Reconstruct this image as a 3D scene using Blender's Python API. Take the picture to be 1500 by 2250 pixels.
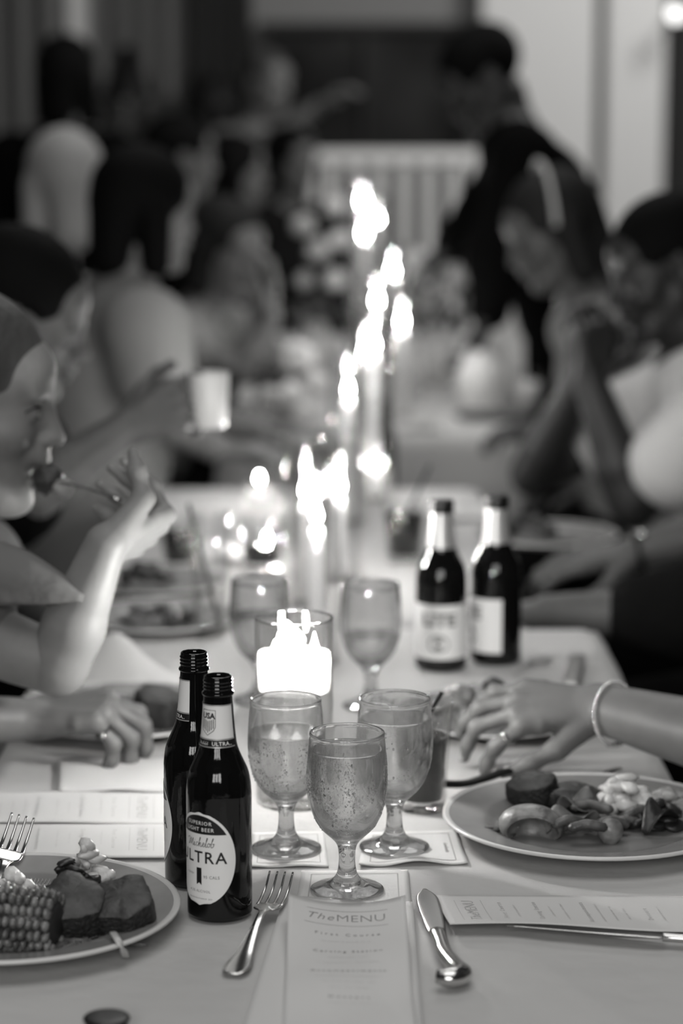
import bpy, bmesh, math, random
import numpy as np
from mathutils import Vector, Matrix, noise

for _o in list(bpy.data.objects):
    bpy.data.objects.remove(_o)
SC = bpy.context.scene
COL = SC.collection
R = math.radians
PI = math.pi

# ------------------------------------------------------------------ camera
CAMZ, TZ, FPX = 1.5, 0.75, 5312.5
PITCH = math.atan(895.0 / FPX)
cam_d = bpy.data.cameras.new('camera')
cam = bpy.data.objects.new('camera', cam_d)
COL.objects.link(cam)
cam.location = (0, 0, CAMZ)
cam.rotation_euler = (PI / 2 - PITCH, 0, 0)
cam_d.sensor_fit = 'AUTO'
cam_d.sensor_width = 36.0
cam_d.lens = 85.0
cam_d.clip_start = 0.05
cam_d.clip_end = 60
cam_d.dof.use_dof = True
cam_d.dof.focus_distance = 2.33
cam_d.dof.aperture_fstop = 2.65
cam_d.dof.aperture_blades = 0
SC.camera = cam

# ------------------------------------------------------------------ world, lamps, exposure
w = bpy.data.worlds.new('evening')
SC.world = w
w.use_nodes = True
w.node_tree.nodes['Background'].inputs[0].default_value = (0.98, 0.99, 1.0, 1)
w.node_tree.nodes['Background'].inputs[1].default_value = 0.018


def area(name, loc, aim, sx, sy, power):
    d = bpy.data.lights.new(name, 'AREA')
    d.shape = 'RECTANGLE'
    d.size, d.size_y, d.energy = sx, sy, power
    d.color = (1.0, 0.99, 0.975)
    o = bpy.data.objects.new(name, d)
    COL.objects.link(o)
    o.location = loc
    o.rotation_euler = (Vector(aim) - Vector(loc)).to_track_quat('-Z', 'Y').to_euler()
    return o


# three tall panes of the evening window wall behind the photographer
for _i in range(3):
    area('window_daylight', (-1.45 + _i * 0.95, -2.6, 2.6), (0.0, 2.6, 0.8), 0.72, 1.9, 26)
# unseen overhead fills, added for soft top light on the tables
area('overhead_fill_light', (0.1, 1.9, 3.6), (0.1, 2.3, 0.75), 2.2, 2.2, 24)
area('overhead_fill_light', (0.2, 5.9, 3.6), (0.15, 5.9, 0.75), 1.8, 1.8, 27)
area('wall_fill_light', (2.3, 7.6, 3.5), (1.0, 9.9, 1.9), 0.9, 0.9, 60)  # unseen fill, added to brighten the pale pilasters at the right

SC.view_settings.view_transform = 'Standard'
SC.view_settings.look = 'None'
SC.view_settings.gamma = 1.0
SC.view_settings.exposure = 0.42
try:
    SC.view_settings.use_curve_mapping = False
except Exception:
    pass
cy = SC.cycles
cy.use_denoising = True
cy.use_adaptive_sampling = True
cy.adaptive_threshold = 0.03
cy.max_bounces = 11
cy.transmission_bounces = 10
cy.transparent_max_bounces = 24
cy.glossy_bounces = 4
cy.diffuse_bounces = 3
cy.sample_clamp_indirect = 3.0
cy.blur_glossy = 0.6

# ------------------------------------------------------------------ projection helpers (real places from sight lines)
CAM_F = Vector((0, math.cos(PITCH), -math.sin(PITCH)))
CAM_U = Vector((0, math.sin(PITCH), math.cos(PITCH)))
CAM_X = Vector((1, 0, 0))
CAM = Vector((0, 0, CAMZ))


def ray(px, py):
    return CAM_F + CAM_X * ((px - 750) / FPX) + CAM_U * ((1125 - py) / FPX)


def at_z(px, py, z=TZ):
    d = ray(px, py)
    return CAM + d * ((z - CAMZ) / d.z)


def at_y(px, py, y):
    d = ray(px, py)
    return CAM + d * (y / d.y)


# ------------------------------------------------------------------ materials
MATS = {}


def grey(v, warm=1.0):
    return (v, v * (1 - 0.004 * warm), v * (1 - 0.016 * warm), 1)


def mat(name, v=0.5, rough=0.5, spec=0.5, metal=0.0, bump=None, var=None, coat=0.0, sss=0.0, emit=None, sheen=0.0, warm=1.0):
    """bump=(scale, strength[, distance]); var=(scale, v2[, detail]) noise between v and v2"""
    if name in MATS:
        return MATS[name]
    m = bpy.data.materials.new(name)
    m.use_nodes = True
    nt = m.node_tree
    b = nt.nodes['Principled BSDF']
    b.inputs['Base Color'].default_value = grey(v, warm)
    b.inputs['Roughness'].default_value = rough
    b.inputs['Specular IOR Level'].default_value = spec
    b.inputs['Metallic'].default_value = metal
    b.inputs['Coat Weight'].default_value = coat
    b.inputs['Coat Roughness'].default_value = 0.05
    b.inputs['Sheen Weight'].default_value = sheen
    if sss:
        b.inputs['Subsurface Weight'].default_value = sss
        b.inputs['Subsurface Radius'].default_value = (0.012, 0.012, 0.012)
        b.inputs['Subsurface Scale'].default_value = 1.0
    if emit:
        b.inputs['Emission Color'].default_value = grey(1)
        b.inputs['Emission Strength'].default_value = emit
    tc = nt.nodes.new('ShaderNodeTexCoord')
    if var:
        n = nt.nodes.new('ShaderNodeTexNoise')
        n.inputs['Scale'].default_value = var[0]
        n.inputs['Detail'].default_value = var[2] if len(var) > 2 else 4
        nt.links.new(tc.outputs['Object'], n.inputs['Vector'])
        r = nt.nodes.new('ShaderNodeValToRGB')
        r.color_ramp.elements[0].position = 0.35
        r.color_ramp.elements[1].position = 0.65
        r.color_ramp.elements[0].color = grey(v, warm)
        r.color_ramp.elements[1].color = grey(var[1], warm)
        nt.links.new(n.outputs['Fac'], r.inputs['Fac'])
        nt.links.new(r.outputs['Color'], b.inputs['Base Color'])
    if bump:
        n = nt.nodes.new('ShaderNodeTexNoise')
        n.inputs['Scale'].default_value = bump[0]
        n.inputs['Detail'].default_value = 5
        nt.links.new(tc.outputs['Object'], n.inputs['Vector'])
        bp = nt.nodes.new('ShaderNodeBump')
        bp.inputs['Strength'].default_value = bump[1]
        bp.inputs['Distance'].default_value = bump[2] if len(bump) > 2 else 0.002
        nt.links.new(n.outputs['Fac'], bp.inputs['Height'])
        nt.links.new(bp.outputs['Normal'], b.inputs['Normal'])
    MATS[name] = m
    return m


def glass_mat(name, ior=1.47, clear=0.25, tint=0.98, rough=0.0, bump=None, drops=False, fog=0.0):
    m = bpy.data.materials.new(name)
    m.use_nodes = True
    nt = m.node_tree
    nt.nodes.clear()
    out = nt.nodes.new('ShaderNodeOutputMaterial')
    g = nt.nodes.new('ShaderNodeBsdfGlass')
    g.inputs['IOR'].default_value = ior
    g.inputs['Roughness'].default_value = rough
    g.inputs['Color'].default_value = (tint, tint, tint, 1)
    t = nt.nodes.new('ShaderNodeBsdfTransparent')
    t.inputs[0].default_value = (tint, tint, tint, 1)
    mx = nt.nodes.new('ShaderNodeMixShader')
    mx.inputs[0].default_value = clear
    nt.links.new(g.outputs[0], mx.inputs[1])
    nt.links.new(t.outputs[0], mx.inputs[2])
    if fog:
        # misted outside: part of the light is scattered
        tl = nt.nodes.new('ShaderNodeBsdfTranslucent')
        tl.inputs['Color'].default_value = (0.95, 0.95, 0.94, 1)
        mf = nt.nodes.new('ShaderNodeMixShader')
        mf.inputs[0].default_value = fog
        nt.links.new(mx.outputs[0], mf.inputs[1])
        nt.links.new(tl.outputs[0], mf.inputs[2])
        nt.links.new(mf.outputs[0], out.inputs[0])
    else:
        nt.links.new(mx.outputs[0], out.inputs[0])
    if bump:
        tc = nt.nodes.new('ShaderNodeTexCoord')
        n = nt.nodes.new('ShaderNodeTexVoronoi' if drops else 'ShaderNodeTexNoise')
        n.inputs['Scale'].default_value = bump[0]
        nt.links.new(tc.outputs['Object'], n.inputs['Vector'])
        bp = nt.nodes.new('ShaderNodeBump')
        bp.inputs['Strength'].default_value = bump[1]
        bp.inputs['Distance'].default_value = bump[2]
        src = n.outputs['Distance'] if drops else n.outputs['Fac']
        if drops:
            rp = nt.nodes.new('ShaderNodeValToRGB')
            rp.color_ramp.elements[0].position = 0.0
            rp.color_ramp.elements[0].color = (1, 1, 1, 1)
            rp.color_ramp.elements[1].position = 0.42
            rp.color_ramp.elements[1].color = (0, 0, 0, 1)
            nt.links.new(src, rp.inputs['Fac'])
            src = rp.outputs['Color']
            n2 = nt.nodes.new('ShaderNodeTexNoise')
            n2.inputs['Scale'].default_value = 55
            nt.links.new(tc.outputs['Object'], n2.inputs['Vector'])
            r2 = nt.nodes.new('ShaderNodeValToRGB')
            r2.color_ramp.elements[0].position = 0.42
            r2.color_ramp.elements[1].position = 0.6
            nt.links.new(n2.outputs['Fac'], r2.inputs['Fac'])
            mm = nt.nodes.new('ShaderNodeMath')
            mm.operation = 'MULTIPLY'
            nt.links.new(src, mm.inputs[0])
            nt.links.new(r2.outputs['Color'], mm.inputs[1])
            src = mm.outputs[0]
        nt.links.new(src, bp.inputs['Height'])
        nt.links.new(bp.outputs['Normal'], g.inputs['Normal'])
    MATS[name] = m
    return m


def thin_glass(name, tint=0.97, strength=1.0):
    """thin clear wall: fresnel mix of mirror and see-through"""
    m = bpy.data.materials.new(name)
    m.use_nodes = True
    nt = m.node_tree
    nt.nodes.clear()
    out = nt.nodes.new('ShaderNodeOutputMaterial')
    g = nt.nodes.new('ShaderNodeBsdfGlossy')
    g.inputs['Roughness'].default_value = 0.02
    g.inputs['Color'].default_value = grey(0.95)
    t = nt.nodes.new('ShaderNodeBsdfTransparent')
    t.inputs[0].default_value = (tint, tint, tint, 1)
    fr = nt.nodes.new('ShaderNodeFresnel')
    # same reflectance on both faces of the wall
    ge = nt.nodes.new('ShaderNodeNewGeometry')
    io = nt.nodes.new('ShaderNodeMapRange')
    io.inputs['To Min'].default_value = 1.5
    io.inputs['To Max'].default_value = 1 / 1.5
    nt.links.new(ge.outputs['Backfacing'], io.inputs['Value'])
    nt.links.new(io.outputs['Result'], fr.inputs['IOR'])
    mu = nt.nodes.new('ShaderNodeMath')
    mu.operation = 'MULTIPLY'
    mu.inputs[1].default_value = strength
    nt.links.new(fr.outputs[0], mu.inputs[0])
    mx = nt.nodes.new('ShaderNodeMixShader')
    nt.links.new(mu.outputs[0], mx.inputs[0])
    nt.links.new(t.outputs[0], mx.inputs[1])
    nt.links.new(g.outputs[0], mx.inputs[2])
    nt.links.new(mx.outputs[0], out.inputs[0])
    MATS[name] = m
    return m


def flame_mat(name, strength):
    m = bpy.data.materials.new(name)
    m.use_nodes = True
    nt = m.node_tree
    nt.nodes.clear()
    out = nt.nodes.new('ShaderNodeOutputMaterial')
    e = nt.nodes.new('ShaderNodeEmission')
    e.inputs[0].default_value = (1, 0.99, 0.97, 1)
    e.inputs[1].default_value = strength
    nt.links.new(e.outputs[0], out.inputs[0])
    MATS[name] = m
    return m


# ------------------------------------------------------------------ object helpers
def mesh_data(name, verts, faces, smooth=True):
    me = bpy.data.meshes.new(name)
    me.from_pydata([tuple(v) for v in verts], [], [tuple(f) for f in faces])
    if smooth:
        me.polygons.foreach_set('use_smooth', [True] * len(me.polygons))
    me.update()
    return me


def obj(name, data, material=None, parent=None, loc=None, rz=0.0):
    """data: (verts, faces) or mesh"""
    if isinstance(data, tuple):
        data = mesh_data(name, data[0], data[1], data[2] if len(data) > 2 else True)
    o = bpy.data.objects.new(name, data)
    COL.objects.link(o)
    if material is not None:
        if isinstance(material, str):
            material = MATS[material]
        if len(data.materials) == 0:
            data.materials.append(material)
    if parent is not None:
        o.parent = parent
    if loc is not None:
        o.location = loc
    if rz:
        o.rotation_euler = (0, 0, rz)
    return o


def tag(o, label, cat, group=None, kind=None):
    o['label'] = label
    o['category'] = cat
    if group:
        o['group'] = group
    if kind:
        o['kind'] = kind
    return o


def thing(name, label, cat, loc=(0, 0, 0), rz=0.0, group=None):
    o = bpy.data.objects.new(name, None)
    o.empty_display_size = 0.05
    COL.objects.link(o)
    o.location = loc
    o.rotation_euler = (0, 0, rz)
    return tag(o, label, cat, group)


def struct(name, data, material):
    o = obj(name, data, material)
    o['kind'] = 'structure'
    return o


def copy_tree(o, parent=None):
    c = o.copy()
    COL.objects.link(c)
    c.parent = parent
    for ch in list(o.children):
        copy_tree(ch, c)
    return c


def join(*parts):
    V, F = [], []
    for p in parts:
        n = len(V)
        V += [tuple(v) for v in p[0]]
        F += [tuple(i + n for i in f) for f in p[1]]
    return V, F


def xf(part, loc=(0, 0, 0), rz=0.0, rx=0.0, ry=0.0, s=1.0):
    M = Matrix.Translation(loc) @ Matrix.Rotation(rz, 4, 'Z') @ Matrix.Rotation(ry, 4, 'Y') @ Matrix.Rotation(rx, 4, 'X') @ Matrix.Scale(s, 4)
    return [M @ Vector(v) for v in part[0]], part[1]


# ------------------------------------------------------------------ shapes
def box(x0, x1, y0, y1, z0, z1, bev=0.0):
    bm = bmesh.new()
    bmesh.ops.create_cube(bm, size=1)
    for v in bm.verts:
        v.co = Vector(((x0 + x1) / 2 + v.co.x * (x1 - x0), (y0 + y1) / 2 + v.co.y * (y1 - y0), (z0 + z1) / 2 + v.co.z * (z1 - z0)))
    if bev:
        bmesh.ops.bevel(bm, geom=list(bm.edges), offset=bev, segments=2, affect='EDGES', profile=0.5)
    V = [v.co.copy() for v in bm.verts]
    bm.verts.index_update()
    F = [[v.index for v in f.verts] for f in bm.faces]
    bm.free()
    return V, F, False


def lathe(prof, n=48):
    """prof: list of (r, z); r==0 ends make poles"""
    V, F, rows = [], [], []
    for r, z in prof:
        if r < 1e-7:
            rows.append([len(V)])
            V.append((0, 0, z))
        else:
            rows.append(list(range(len(V), len(V) + n)))
            for i in range(n):
                a = 2 * PI * i / n
                V.append((r * math.cos(a), r * math.sin(a), z))
    for a, b in zip(rows[:-1], rows[1:]):
        for i in range(n):
            j = (i + 1) % n
            if len(a) == 1 and len(b) == 1:
                continue
            if len(a) == 1:
                F.append((a[0], b[j], b[i]))
            elif len(b) == 1:
                F.append((a[i], a[j], b[0]))
            else:
                F.append((a[i], a[j], b[j], b[i]))
    return V, F


def smooth_prof(pts, m=6):
    """Catmull-Rom through profile points"""
    P = [Vector((p[0], p[1])) for p in pts]
    out = []
    for i in range(len(P) - 1):
        p0 = P[i - 1] if i else P[i]
        p1, p2 = P[i], P[i + 1]
        p3 = P[i + 2] if i + 2 < len(P) else P[i + 1]
        for k in range(m):
            t = k / m
            q = 0.5 * ((2 * p1) + (p2 - p0) * t + (2 * p0 - 5 * p1 + 4 * p2 - p3) * t * t + (3 * p1 - p0 - 3 * p2 + p3) * t ** 3)
            out.append((max(q.x, 0.0), q.y))
    out.append((P[-1].x, P[-1].y))
    return out


def spline(pts, m=6):
    P = [Vector(p) for p in pts]
    out = []
    for i in range(len(P) - 1):
        p0 = P[i - 1] if i else P[i] * 2 - P[i + 1]
        p1, p2 = P[i], P[i + 1]
        p3 = P[i + 2] if i + 2 < len(P) else P[i + 1] * 2 - P[i]
        for k in range(m):
            t = k / m
            out.append(0.5 * ((2 * p1) + (p2 - p0) * t + (2 * p0 - 5 * p1 + 4 * p2 - p3) * t * t + (3 * p1 - p0 - 3 * p2 + p3) * t ** 3))
    out.append(P[-1])
    return out


def loft(path, widths, thick, up=(0, 0, 1), n=12, power=2.0):
    """closed rounded section swept along path: widths = half width across, thick = half thickness along up"""
    path = [Vector(p) for p in path]
    V, F = [], []
    N = len(path)
    up = Vector(up)
    for i, p in enumerate(path):
        t = (path[min(i + 1, N - 1)] - path[max(i - 1, 0)]).normalized()
        s = t.cross(up)
        if s.length < 1e-5:
            s = Vector((1, 0, 0))
        s.normalize()
        u = s.cross(t).normalized()
        w_ = widths[i] if hasattr(widths, '__len__') else widths
        h_ = thick[i] if hasattr(thick, '__len__') else thick
        for k in range(n):
            a = 2 * PI * k / n
            c, q = math.cos(a), math.sin(a)
            c = math.copysign(abs(c) ** (2 / power), c)
            q = math.copysign(abs(q) ** (2 / power), q)
            V.append(p + s * (w_ * c) + u * (h_ * q))
    for i in range(N - 1):
        for k in range(n):
            k2 = (k + 1) % n
            F.append((i * n + k, i * n + k2, (i + 1) * n + k2, (i + 1) * n + k))
    a = len(V)
    V.append(path[0])
    V.append(path[-1])
    for k in range(n):
        k2 = (k + 1) % n
        F.append((a, k2, k))
        F.append((a + 1, (N - 1) * n + k, (N - 1) * n + k2))
    return V, F


def tube(path, r, n=8):
    return loft(path, r, r, n=n)


def ring(center, normal, r, w_, n=32, m=6):
    normal = Vector(normal).normalized()
    a = normal.orthogonal().normalized()
    b = normal.cross(a)
    V, F = [], []
    for i in range(n):
        t = 2 * PI * i / n
        d = a * math.cos(t) + b * math.sin(t)
        for k in range(m):
            q = 2 * PI * k / m
            V.append(Vector(center) + d * (r + w_ * math.cos(q)) + normal * (w_ * math.sin(q)))
    for i in range(n):
        for k in range(m):
            F.append((i * m + k, ((i + 1) % n) * m + k, ((i + 1) % n) * m + (k + 1) % m, i * m + (k + 1) % m))
    return V, F


def blob(rad=(1, 1, 1), seed=0, amp=0.15, freq=1.5, sub=3, loc=(0, 0, 0), rz=0.0, rx=0.0):
    """uneven organic lump"""
    bm = bmesh.new()
    bmesh.ops.create_icosphere(bm, subdivisions=sub, radius=1)
    o = Vector((seed * 7.3, seed * 3.1, seed * 5.7))
    V = []
    for v in bm.verts:
        d = v.co.normalized()
        k = 1 + amp * noise.noise(d * freq + o) + amp * 0.5 * noise.noise(d * freq * 2.3 + o)
        V.append(Vector((d.x * rad[0], d.y * rad[1], d.z * rad[2])) * k)
    bm.verts.index_update()
    F = [[v.index for v in f.verts] for f in bm.faces]
    bm.free()
    return xf((V, F), loc, rz, rx)


def grid(fn, nu, nv):
    """sheet from fn(u, v), u,v in 0..1"""
    V = [fn(i / nu, j / nv) for j in range(nv + 1) for i in range(nu + 1)]
    F = [(j * (nu + 1) + i, j * (nu + 1) + i + 1, (j + 1) * (nu + 1) + i + 1, (j + 1) * (nu + 1) + i) for j in range(nv) for i in range(nu)]
    return V, F


def slab(fn, nu, nv, th):
    """sheet with real thickness th below fn"""
    V, F = grid(fn, nu, nv)
    n = len(V)
    V2 = [Vector(v) - Vector((0, 0, th)) for v in V]
    F2 = [tuple(reversed([i + n for i in f])) for f in F]
    W = nu + 1
    edge = [i for i in range(W)] + [j * W + nu for j in range(1, nv + 1)] + [nv * W + i for i in range(nu - 1, -1, -1)] + [j * W for j in range(nv - 1, 0, -1)]
    S = [(edge[i], edge[(i + 1) % len(edge)], edge[(i + 1) % len(edge)] + n, edge[i] + n) for i in range(len(edge))]
    return [Vector(v) for v in V] + V2, F + F2 + [tuple(reversed(s)) for s in S]


_txt_cache = {}


def text(s, size, shear=0.0, bold=0.0, space=1.0, align='CENTER'):
    """flat lettering in the XY plane, centred; returns verts, faces"""
    c = bpy.data.curves.new('lettering', 'FONT')
    c.body = s
    c.size = size
    c.shear = shear
    c.offset = bold
    c.space_character = space
    c.align_x = align
    c.align_y = 'CENTER'
    c.resolution_u = 2
    c.fill_mode = 'FRONT'
    o = bpy.data.objects.new('lettering', c)
    COL.objects.link(o)
    bpy.context.view_layer.update()
    me = bpy.data.meshes.new_from_object(o.evaluated_get(bpy.context.evaluated_depsgraph_get()))
    V = [v.co.copy() for v in me.vertices]
    F = [tuple(p.vertices) for p in me.polygons]
    bpy.data.objects.remove(o)
    bpy.data.curves.remove(c)
    bpy.data.meshes.remove(me)
    return V, F


def stroke(pts, w_):
    """flat pen line in XY through pts"""
    P = [Vector((p[0], p[1], 0)) for p in pts]
    V, F = [], []
    for i, p in enumerate(P):
        t = (P[min(i + 1, len(P) - 1)] - P[max(i - 1, 0)]).normalized()
        s = Vector((-t.y, t.x, 0)) * w_ / 2
        V += [p + s, p - s]
    for i in range(len(P) - 1):
        F.append((2 * i, 2 * i + 1, 2 * i + 3, 2 * i + 2))
    return V, F


def rect2(x0, x1, y0, y1):
    n = max(1, int((x1 - x0) / 0.004))
    V = []
    for i in range(n + 1):
        x = x0 + (x1 - x0) * i / n
        V += [Vector((x, y0, 0)), Vector((x, y1, 0))]
    F = [(2 * i, 2 * i + 2, 2 * i + 3, 2 * i + 1) for i in range(n)]
    return V, F


def small_print(width, height, seed):
    """row of tiny unreadable pen marks, centred"""
    rnd = random.Random(seed)
    parts, x = [], -width / 2
    while x < width / 2:
        l = rnd.uniform(0.0006, 0.0013)
        h = height * rnd.uniform(0.5, 1.0)
        if rnd.random() > 0.16:
            parts.append(stroke([(x, -h / 2), (x + l * 0.4, h / 2)], 0.00028))
            parts.append(stroke([(x, -h / 3), (x + l, h / 5)], 0.00026))
        x += l + 0.0004
    return join(*parts)


def shift2(p, dx, dy):
    return [Vector((v[0] + dx, v[1] + dy, 0)) for v in p[0]], p[1]


def mapped(p, fn):
    return [fn(v[0], v[1]) for v in p[0]], p[1]


# ------------------------------------------------------------------ implicit-surface modelling for bodies, hands, hair, cloth
def cap(a, b, ra, rb=None):
    return ('c', np.array(a, float), np.array(b, float), ra, ra if rb is None else rb)


def ell(c, r, axes=None, sub=False, k=None):
    A = np.eye(3) if axes is None else np.array([list(x) for x in axes], float)
    return ('s' if sub else 'e', np.array(c, float), np.array(r, float), A, k)


def _bounds(prims):
    lo, hi = np.full(3, 1e9), np.full(3, -1e9)
    for p in prims:
        if p[0] == 'c':
            for q, r in ((p[1], p[3]), (p[2], p[4])):
                lo = np.minimum(lo, q - r)
                hi = np.maximum(hi, q + r)
        elif p[0] == 'e':
            r = max(p[2])
            ext = np.abs(p[3].T) @ p[2]
            lo = np.minimum(lo, p[1] - ext)
            hi = np.maximum(hi, p[1] + ext)
    return lo, hi


def sdf_mesh(groups, h, k=0.02, kout=0.004, inflate=0.0):
    """groups: list of prim lists; prims in a group blend with k, groups with each other with kout"""
    allp = [p for g in groups for p in g]
    lo, hi = _bounds(allp)
    pad = inflate + 2.5 * h + k * 0.3
    lo, hi = lo - pad, hi + pad
    n = np.ceil((hi - lo) / h).astype(int) + 1
    X = [lo[i] + np.arange(n[i]) * h for i in range(3)]
    field = np.full(n, 0.5, np.float32)
    for gi, g in enumerate(groups):
        f = np.full(n, 0.5, np.float32) if len(groups) > 1 else field
        for p in g:
            if p[0] == 'c':
                plo = np.minimum(p[1] - p[3], p[2] - p[4])
                phi = np.maximum(p[1] + p[3], p[2] + p[4])
            else:
                ext = np.abs(p[3].T) @ p[2]
                plo, phi = p[1] - ext, p[1] + ext
            m = inflate + k + 2 * h
            i0 = np.clip(np.floor((plo - m - lo) / h).astype(int), 0, n - 1)
            i1 = np.clip(np.ceil((phi + m - lo) / h).astype(int) + 1, 1, n)
            if np.any(i1 <= i0):
                continue
            sl = tuple(slice(a, b) for a, b in zip(i0, i1))
            x = X[0][sl[0]][:, None, None]
            y = X[1][sl[1]][None, :, None]
            z = X[2][sl[2]][None, None, :]
            kk = k
            if p[0] == 'c':
                a, b, ra, rb = p[1], p[2], p[3], p[4]
                ba = b - a
                L = max(ba @ ba, 1e-12)
                t = np.clip(((x - a[0]) * ba[0] + (y - a[1]) * ba[1] + (z - a[2]) * ba[2]) / L, 0, 1)
                d = np.sqrt((x - a[0] - ba[0] * t) ** 2 + (y - a[1] - ba[1] * t) ** 2 + (z - a[2] - ba[2] * t) ** 2) - (ra + (rb - ra) * t)
            else:
                c, r, A = p[1], p[2], p[3]
                q = [(x - c[0]) * A[i][0] + (y - c[1]) * A[i][1] + (z - c[2]) * A[i][2] for i in range(3)]
                k0 = np.sqrt(sum((q[i] / r[i]) ** 2 for i in range(3)))
                k1 = np.sqrt(sum((q[i] / r[i] ** 2) ** 2 for i in range(3))) + 1e-9
                d = k0 * (k0 - 1) / k1
                if p[4] is not None:
                    kk = p[4]
            d = d.astype(np.float32)
            cur = f[sl]
            if p[0] == 's':
                d = -d
                hh = np.maximum(kk - np.abs(cur - d), 0) / kk
                f[sl] = np.maximum(cur, d) + hh * hh * kk * 0.25
            else:
                d = d - inflate
                hh = np.maximum(kk - np.abs(cur - d), 0) / kk
                f[sl] = np.minimum(cur, d) - hh * hh * kk * 0.25
        if len(groups) > 1:
            hh = np.maximum(kout - np.abs(field - f), 0) / kout
            field = np.minimum(field, f) - hh * hh * kout * 0.25
    return nets(field, lo, h)


def nets(f, lo, h):
    s = f < 0
    cnt = np.zeros([d - 1 for d in f.shape], np.int8)
    for i in (0, 1):
        for j in (0, 1):
            for k in (0, 1):
                cnt += s[i:f.shape[0] - 1 + i, j:f.shape[1] - 1 + j, k:f.shape[2] - 1 + k]
    act = (cnt > 0) & (cnt < 8)
    ci = np.argwhere(act)
    idx = np.full(act.shape, -1, np.int64)
    idx[act] = np.arange(len(ci))
    pos = np.zeros((len(ci), 3))
    num = np.zeros(len(ci))
    for ax in range(3):
        o = [a for a in range(3) if a != ax]
        for i in (0, 1):
            for j in (0, 1):
                a = ci.copy()
                a[:, o[0]] += i
                a[:, o[1]] += j
                b = a.copy()
                b[:, ax] += 1
                fa = f[a[:, 0], a[:, 1], a[:, 2]]
                fb = f[b[:, 0], b[:, 1], b[:, 2]]
                m = (fa < 0) != (fb < 0)
                t = fa[m] / (fa[m] - fb[m])
                q = a[m].astype(float)
                q[:, ax] += t
                pos[m] += q
                num[m] += 1
    V = lo + pos / np.maximum(num, 1)[:, None] * h
    Q = []
    for ax in range(3):
        o = [(1, 2), (2, 0), (0, 1)][ax]
        sh = [slice(None)] * 3
        s0, s1 = list(sh), list(sh)
        s0[ax], s1[ax] = slice(0, -1), slice(1, None)
        a0, a1 = s[tuple(s0)], s[tuple(s1)]
        e = np.argwhere(a0 != a1)
        ok = (e[:, o[0]] > 0) & (e[:, o[1]] > 0) & (e[:, o[0]] < f.shape[o[0]] - 1) & (e[:, o[1]] < f.shape[o[1]] - 1)
        e = e[ok]
        inside = a0[e[:, 0], e[:, 1], e[:, 2]]

        def cell(du, dv):
            c = e.copy()
            c[:, o[0]] += du
            c[:, o[1]] += dv
            return idx[c[:, 0], c[:, 1], c[:, 2]]
        q = np.stack([cell(-1, -1), cell(0, -1), cell(0, 0), cell(-1, 0)], 1)
        q[~inside] = q[~inside][:, ::-1]
        Q.append(q)
    return V, np.concatenate(Q)


def np_mesh(name, chunks):
    """join (V, quads) arrays into one mesh"""
    Vs, Qs, n = [], [], 0
    for V, Q in chunks:
        Vs.append(V)
        Qs.append(Q + n)
        n += len(V)
    V, Q = np.concatenate(Vs), np.concatenate(Qs)
    me = bpy.data.meshes.new(name)
    me.vertices.add(len(V))
    me.vertices.foreach_set('co', V.astype(np.float32).ravel())
    me.loops.add(len(Q) * 4)
    me.loops.foreach_set('vertex_index', Q.astype(np.int32).ravel())
    me.polygons.add(len(Q))
    me.polygons.foreach_set('loop_start', np.arange(0, len(Q) * 4, 4, dtype=np.int32))
    me.polygons.foreach_set('loop_total', np.full(len(Q), 4, np.int32))
    me.polygons.foreach_set('use_smooth', np.ones(len(Q), bool))
    me.update(calc_edges=True)
    me.validate()
    return me


def nv(v):
    v = Vector(v)
    return v.normalized()


FINGER = [(0.088, 0.029, (0.042, 0.025, 0.020)), (0.093, 0.0095, (0.046, 0.028, 0.021)),
          (0.089, -0.0105, (0.043, 0.026, 0.021)), (0.080, -0.029, (0.034, 0.020, 0.018))]


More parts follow.
